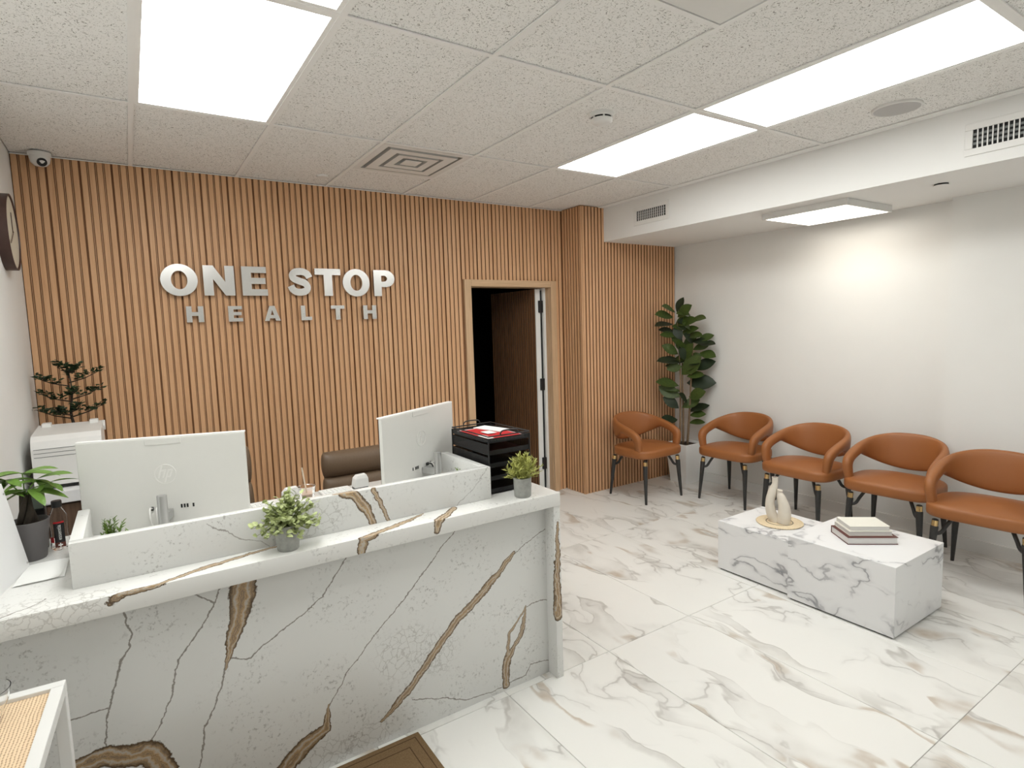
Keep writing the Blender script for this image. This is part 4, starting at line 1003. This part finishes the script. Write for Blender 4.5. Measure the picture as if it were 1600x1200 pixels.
for i, z in enumerate(lev):
    tr_ = MB().box((-a,-b,z),(a,b,z+0.0025)).build('tray', mBlack, t)
    hh = 0.048 if i < 4 else 0.022
    w = MB(); w.box((-a,-b,z),(-a+0.0015,b,z+hh)).box((a-0.0015,-b,z),(a,b,z+hh)).box((-a,b-0.0015,z),(a,b,z+hh)).box((-a,-b,z),(a,-b+0.0015,z+hh*(0.45 if i<4 else 1.0))); w.build('mesh_side', mMesh, tr_)
    if i in (1,2,3): MB().box((-a+0.012,-b+0.012,z+0.003),(a-0.012,b-0.012,z+0.010)).build('paper', mMaroon if i == 3 else mBlack, tr_)
for sx_ in (-1,1):
    for sy_ in (-1,1): MB().cyl((sx_*a,sy_*b,0.0),(sx_*a,sy_*b,0.255),0.004,n=8).build('post', mBlack, t)
def rail(pts): MB().tube(pts, 0.0032, 8).build('rail', mBlack, t, smooth=True)
zr = 0.262
for sx_ in (-1,1): rail([(sx_*a,-b,zr),(sx_*a,b,zr)])
for sy_ in (-1,1):
    rail([(-a,sy_*b,zr),(a,sy_*b,zr)])
    rail(cat_rom([(-0.045,sy_*b,zr),(-0.045,sy_*b,zr+0.010),(-0.030,sy_*b,zr+0.020),(0.030,sy_*b,zr+0.020),(0.045,sy_*b,zr+0.010),(0.045,sy_*b,zr)],4))
t2 = thing('red_leaflet_stack', (1.306,-2.095,zt+0.235), 'red and white printed leaflets lying in the top black tray', 'papers')
MB().box((-0.095,-0.150,0.0),(0.098,0.150,0.010)).build('paper_pile', mPaper, t2)
MB().box((-0.100,-0.155,0.010),(0.08,0.12,0.014)).build('leaflet', mRed, t2)
o = MB().box((-0.040,-0.09,0.0),(0.040,0.09,0.003)).build('leaflet', mPaper, t2, loc=(0.050,0.060,0.0145)); o.rotation_euler = (0,0,0.25)
MB().box((-0.045,-0.06,0.018),(0.005,0.01,0.0185)).build('white_print', mPaper, t2)
MB().box((-0.095,-0.148,0.0142),(-0.065,-0.05,0.0147)).build('white_print', mPaper, t2)

# ------------------------------------------------------------------ things at the left end of the desk
t = thing('printer', (-0.41,-0.56,zt), 'white printer on the side cabinet below the small tree', 'printer')
w0, w1 = -0.135, 0.155
prof = [(-0.20,0.018),(-0.20,0.205),(-0.185,0.245),(-0.15,0.268),(0.17,0.285),(0.18,0.27),(0.18,0.0),(-0.17,0.0)]
m = MB(); n = len(prof)
m.add([(w0,y_,z_) for y_,z_ in prof]+[(w1,y_,z_) for y_,z_ in prof], [tuple(range(n)),tuple(range(2*n-1,n-1,-1))]+[(i,n+i,n+(i+1)%n,(i+1)%n) for i in range(n)])
m.build('body', mWhitePl, t)
for z in (0.185,0.205,0.165): MB().box((w0+0.01,-0.2012,z),(w1-0.008,-0.1995,z+0.0022)).build('groove', mVentGrey, t)
MB().box((w0+0.02,-0.203,0.008),(w1-0.005,-0.165,0.019)).build('paper_slot', mVentDark, t)
MB().rbox((w0+0.02,0.10,0.278),(w0+0.06,0.16,0.300),0.003).build('guide_tab', mWhitePl, t)
MB().rbox((w1-0.06,0.10,0.278),(w1-0.02,0.16,0.300),0.003).build('guide_tab', mWhitePl, t)
MB().cyl((w1-0.004,0.12,0.262),(w1+0.010,0.12,0.262),0.028,n=20).build('hinge_drum', mWhitePl, t)
# water bottle
t = thing('water_bottle', (-0.357,-1.845,zt), 'clear water bottle with black cap and black essentia label', 'bottle')
MB().lathe([(0.001,0.002),(0.022,0.0),(0.0275,0.006),(0.0280,0.020),(0.0265,0.060),(0.0280,0.105),(0.0265,0.122),(0.014,0.148),(0.0125,0.158),(0.0115,0.158),(0.013,0.147),(0.0250,0.121),(0.0265,0.105),(0.0250,0.060),(0.0262,0.012),(0.001,0.008)], 32).build('bottle_body', mClear, t, angle=35)
MB().lathe([(0.001,0.176),(0.0145,0.176),(0.0155,0.173),(0.0155,0.153),(0.001,0.153)], 24).build('cap', mBlack, t, angle=40)
def wrap(r, a0, a1, z0, z1, n=14):
    m = MB(); vs = []; fs = []
    for i in range(n+1):
        a_ = a0+(a1-a0)*i/n
        vs += [(r*math.sin(a_), -r*math.cos(a_), z0), (r*math.sin(a_), -r*math.cos(a_), z1)]
    for i in range(n): fs.append((2*i,2*i+2,2*i+3,2*i+1))
    return m.add(vs, fs)
ca = 0.10
lab = wrap(0.0288, ca-0.55, ca+0.55, 0.012, 0.105).build('label', mBlack, t, smooth=True)
wrap(0.0291, ca-0.55, ca+0.55, 0.099, 0.105).build('label_band', mRed, lab, smooth=True)
wrap(0.0291, ca-0.55, ca+0.55, 0.012, 0.030).build('label_band', mMaroon, lab, smooth=True)
wrap(0.0287, ca-1.2, ca-0.62, 0.030, 0.050).build('label_band', mRed, lab, smooth=True)
tm = text_mesh('essentia', 0.017, 'label_text', mPaper, 0.0)
for v in tm.vertices:
    x_, y_ = v.co.x, v.co.y; a_ = ca - y_/0.0293; v.co = (0.0293*math.sin(a_), -0.0293*math.cos(a_), 0.066+x_)
link(bpy.data.objects.new('label_text', tm), lab)
wrap(0.0294, ca-0.06, ca+0.06, 0.014, 0.028, 4).build('label_cross', mPaper, lab); wrap(0.0295, ca-0.22, ca+0.22, 0.0187, 0.0233, 6).build('label_cross', mPaper, lab)
# card terminal behind the plant
t = thing('card_terminal', (-0.412,-1.795,zt), 'small dark card terminal with grey screen behind the grey pot', 'card terminal')
MB().rbox((-0.018,-0.016,0.0),(0.018,0.024,0.155),0.004).build('body', mBlack, t)
MB().rbox((-0.019,-0.022,0.145),(0.019,0.012,0.205),0.004).build('head', mBlack, t)
MB().box((-0.015,-0.0235,0.150),(0.015,-0.0215,0.200)).build('screen', mGlassDark, t)
# tilted white board and paper on the counter
p0 = Vector((-0.427,-1.996,zt)); p1 = Vector((-0.502,-2.40,zt)); along = (p1-p0).normalized(); 
t = thing('acrylic_board', (p0.x,p0.y,zt), 'leaning white board with screw dots at its corners near the side wall', 'board')
upv = Vector((-0.16,0.0,0.987)).normalized(); nv = along.cross(upv).normalized()
if nv.x < 0: nv = -nv
hB, lB = 0.295, (p1-p0).length
def bp(a_, h_, n_): return tuple(along*a_ + upv*h_ + nv*n_)
m = MB(); m.add([bp(0,0,-0.004),bp(lB,0,-0.004),bp(lB,hB,-0.004),bp(0,hB,-0.004),bp(0,0,0.0),bp(lB,0,0.0),bp(lB,hB,0.0),bp(0,hB,0.0)],[(0,1,2,3),(4,7,6,5),(0,4,5,1),(1,5,6,2),(2,6,7,3),(3,7,4,0)])
m.build('panel', simple('white_board_plastic', (0.80,0.80,0.80), 0.35, var=0.03, scale=8), t)
for a_, h_ in ((0.012,0.020),(0.012,0.262)): MB().cyl(bp(a_,h_,-0.001),bp(a_,h_,0.003),0.0035,n=12).build('screw', mSteel, t)
m = MB(); m.add([(-0.14,-0.19,0),(-0.10,-0.19,0),(-0.10,-0.17,0),(-0.14,-0.17,0),(-0.13,-0.19,0.004),(-0.09,-0.19,0.004)],[(0,1,2,3)])
t = thing('paper_sheets', (-0.375,-2.085,zt), 'white paper sheets with a curled corner on the counter', 'paper')
m = MB(); N = 8
for i in range(N+1):
    for j in range(N+1):
        u, v = i/N, j/N
        zc = 0.0035 + 0.010*max(0, (u-v)-0.55)**2*2 + 0.002*math.sin(u*3)
        m.v.append((-0.058+0.113*u - 0.016*(1-v), -0.095+0.19*v, zc))
for i in range(N):
    for j in range(N): k = i*(N+1)+j; m.f.append((k,k+N+1,k+N+2,k+1))
m.build('top_sheet', mPaper, t, smooth=True)
o = MB().box((-0.055,-0.088,0.0),(0.052,0.09,0.0028)).build('sheet_pile', mPaper, t)

# ------------------------------------------------------------------ rattan side table with a glass, floor mat
zt2 = 0.73
t = thing('rattan_side_table', (-0.302,-2.575,0), 'white framed side table with woven rattan top in front of the desk', 'side table', rz=-0.05)
Wd, Dp = 0.262, 0.42
for lo, hi in (((-Wd,-0.030,zt2-0.03),(0,0,zt2)),((-Wd,-Dp,zt2-0.03),(0,-Dp+0.030,zt2)),((-0.028,-Dp+0.03,zt2-0.03),(0,-0.03,zt2)),((-Wd,-Dp+0.03,zt2-0.03),(-Wd+0.028,-0.03,zt2))):
    MB().rbox(lo, hi, 0.002).build('top_rail', mTrimW, t)
MB().box((-Wd+0.028,-Dp+0.03,zt2-0.014),(-0.028,-0.03,zt2-0.010)).build('rattan_panel', mRattan, t)
for lx in (-Wd, -0.028):
    for ly in (-0.030, -Dp): MB().rbox((lx,ly,0.0),(lx+0.028,ly+0.030,zt2-0.03),0.002).build('leg', mTrimW, t)
MB().rbox((-Wd+0.028,-0.022,0.12),(-0.028,-0.008,0.15),0.002).build('stretcher', mTrimW, t); MB().rbox((-Wd+0.028,-Dp+0.008,0.12),(-0.028,-Dp+0.022,0.15),0.002).build('stretcher', mTrimW, t)
t = thing('glass_bowl', (-0.452,-2.66,zt2-0.0095), 'clear glass bowl on the rattan side table', 'bowl')
MB().lathe([(0.001,0.0),(0.030,0.0),(0.032,0.004),(0.050,0.045),(0.056,0.075),(0.054,0.075),(0.048,0.046),(0.030,0.006),(0.001,0.005)], 40).build('glass', mClear, t, angle=35)
t = thing('floor_mat', (0.08,-2.70,0), 'brown ribbed door mat on the floor against the desk', 'mat')
mx0, mx1, my0, my1 = -0.60, 0.672, -0.30, 0.318
MB().rbox((mx0,my0,0.0),(mx1,my1,0.009),0.003).build('mat_body', mMat, t)
for k in (0.022,0.062):
    m = MB(); zz = 0.0093; w = 0.004
    m.box((mx0+k,my0+k,0.008),(mx1-k,my0+k+w,zz)).box((mx0+k,my1-k-w,0.008),(mx1-k,my1-k,zz)).box((mx0+k,my0+k+w,0.008),(mx0+k+w,my1-k-w,zz)).box((mx1-k-w,my0+k+w,0.008),(mx1-k,my1-k-w,zz))
    m.build('border_line', mMatD, t)

# ------------------------------------------------------------------ office chairs behind the desk
def office_chair(x, y, rz, ztop, wid, label):
    t = thing('office_chair', (x,y,0), label, 'chair', 'brown office chairs behind the desk', rz=rz)
    for k, (z0, z1) in enumerate(((0.60,0.60+(ztop-0.60)*0.52),(0.60+(ztop-0.60)*0.50,ztop))):
        rings = []
        for i in range(9):
            f = i/8; z = z0+(z1-z0)*f; e = math.sin(PI*min(max(f,0.0),1.0))**0.35 if 0 < f < 1 else 0.25
            R_ = []
            for q in range(24):
                a_ = 2*PI*q/24; ca_, sa_ = math.cos(a_), math.sin(a_)
                R_.append((math.copysign(abs(ca_)**0.4, ca_)*wid/2*(0.93+0.07*e), 0.22+0.06*(z-0.6)+math.copysign(abs(sa_)**0.6, sa_)*0.055*e, z))
            rings.append(R_)
        MB().loft(rings).build('backrest_pad', mBrownLeather, t, smooth=True)
    MB().rbox((-wid/2,-0.25,0.43),(wid/2,0.22,0.53),0.04,4).build('seat', mBrownLeather, t, smooth=True)
    for s in (-1,1):
        MB().tube(cat_rom([(s*(wid/2+0.01),0.15,0.47),(s*(wid/2+0.04),0.13,0.58),(s*(wid/2+0.04),0.05,0.64),(s*(wid/2+0.04),-0.12,0.64)],4),0.014,8).build('armrest', mBlack, t, smooth=True)
    MB().rbox((-0.03,0.20,0.46),(0.03,0.24,0.66),0.005).build('back_bracket', mBlack, t)
    MB().cyl((0,0,0.09),(0,0,0.44),0.025,n=14).build('gas_lift', mBlack, t)
    for k in range(5):
        a_ = 2*PI*k/5; l = MB().tube([(0,0,0.10),(0.28*math.cos(a_),0.28*math.sin(a_),0.065)],[0.022,0.014],8).build('leg', mBlack, t)
        MB().cyl((0.28*math.cos(a_)-0.012,0.28*math.sin(a_),0.028),(0.28*math.cos(a_)+0.012,0.28*math.sin(a_),0.028),0.028,n=14).build('caster', mBlack, l)
office_chair(1.05,-1.22,0.0, 0.905, 0.50, 'brown leather office chair behind the angled monitor')
office_chair(0.190,-1.22,0.0, 1.00, 0.46, 'brown leather office chair mostly hidden by the wide monitor')

# wall outlet by the planter
t = thing('wall_outlet', (XR,-0.60,0.455), 'white outlet plate on the wall behind the fig tree', 'outlet')
MB().rbox((-0.006,-0.036,-0.058),(0.0,0.036,0.058),0.002).build('plate', mTrimW, t)
for z in (-0.022,0.022): MB().rbox((-0.008,-0.017,z-0.014),(-0.005,0.017,z+0.014),0.001).build('socket', mWhitePl, t)
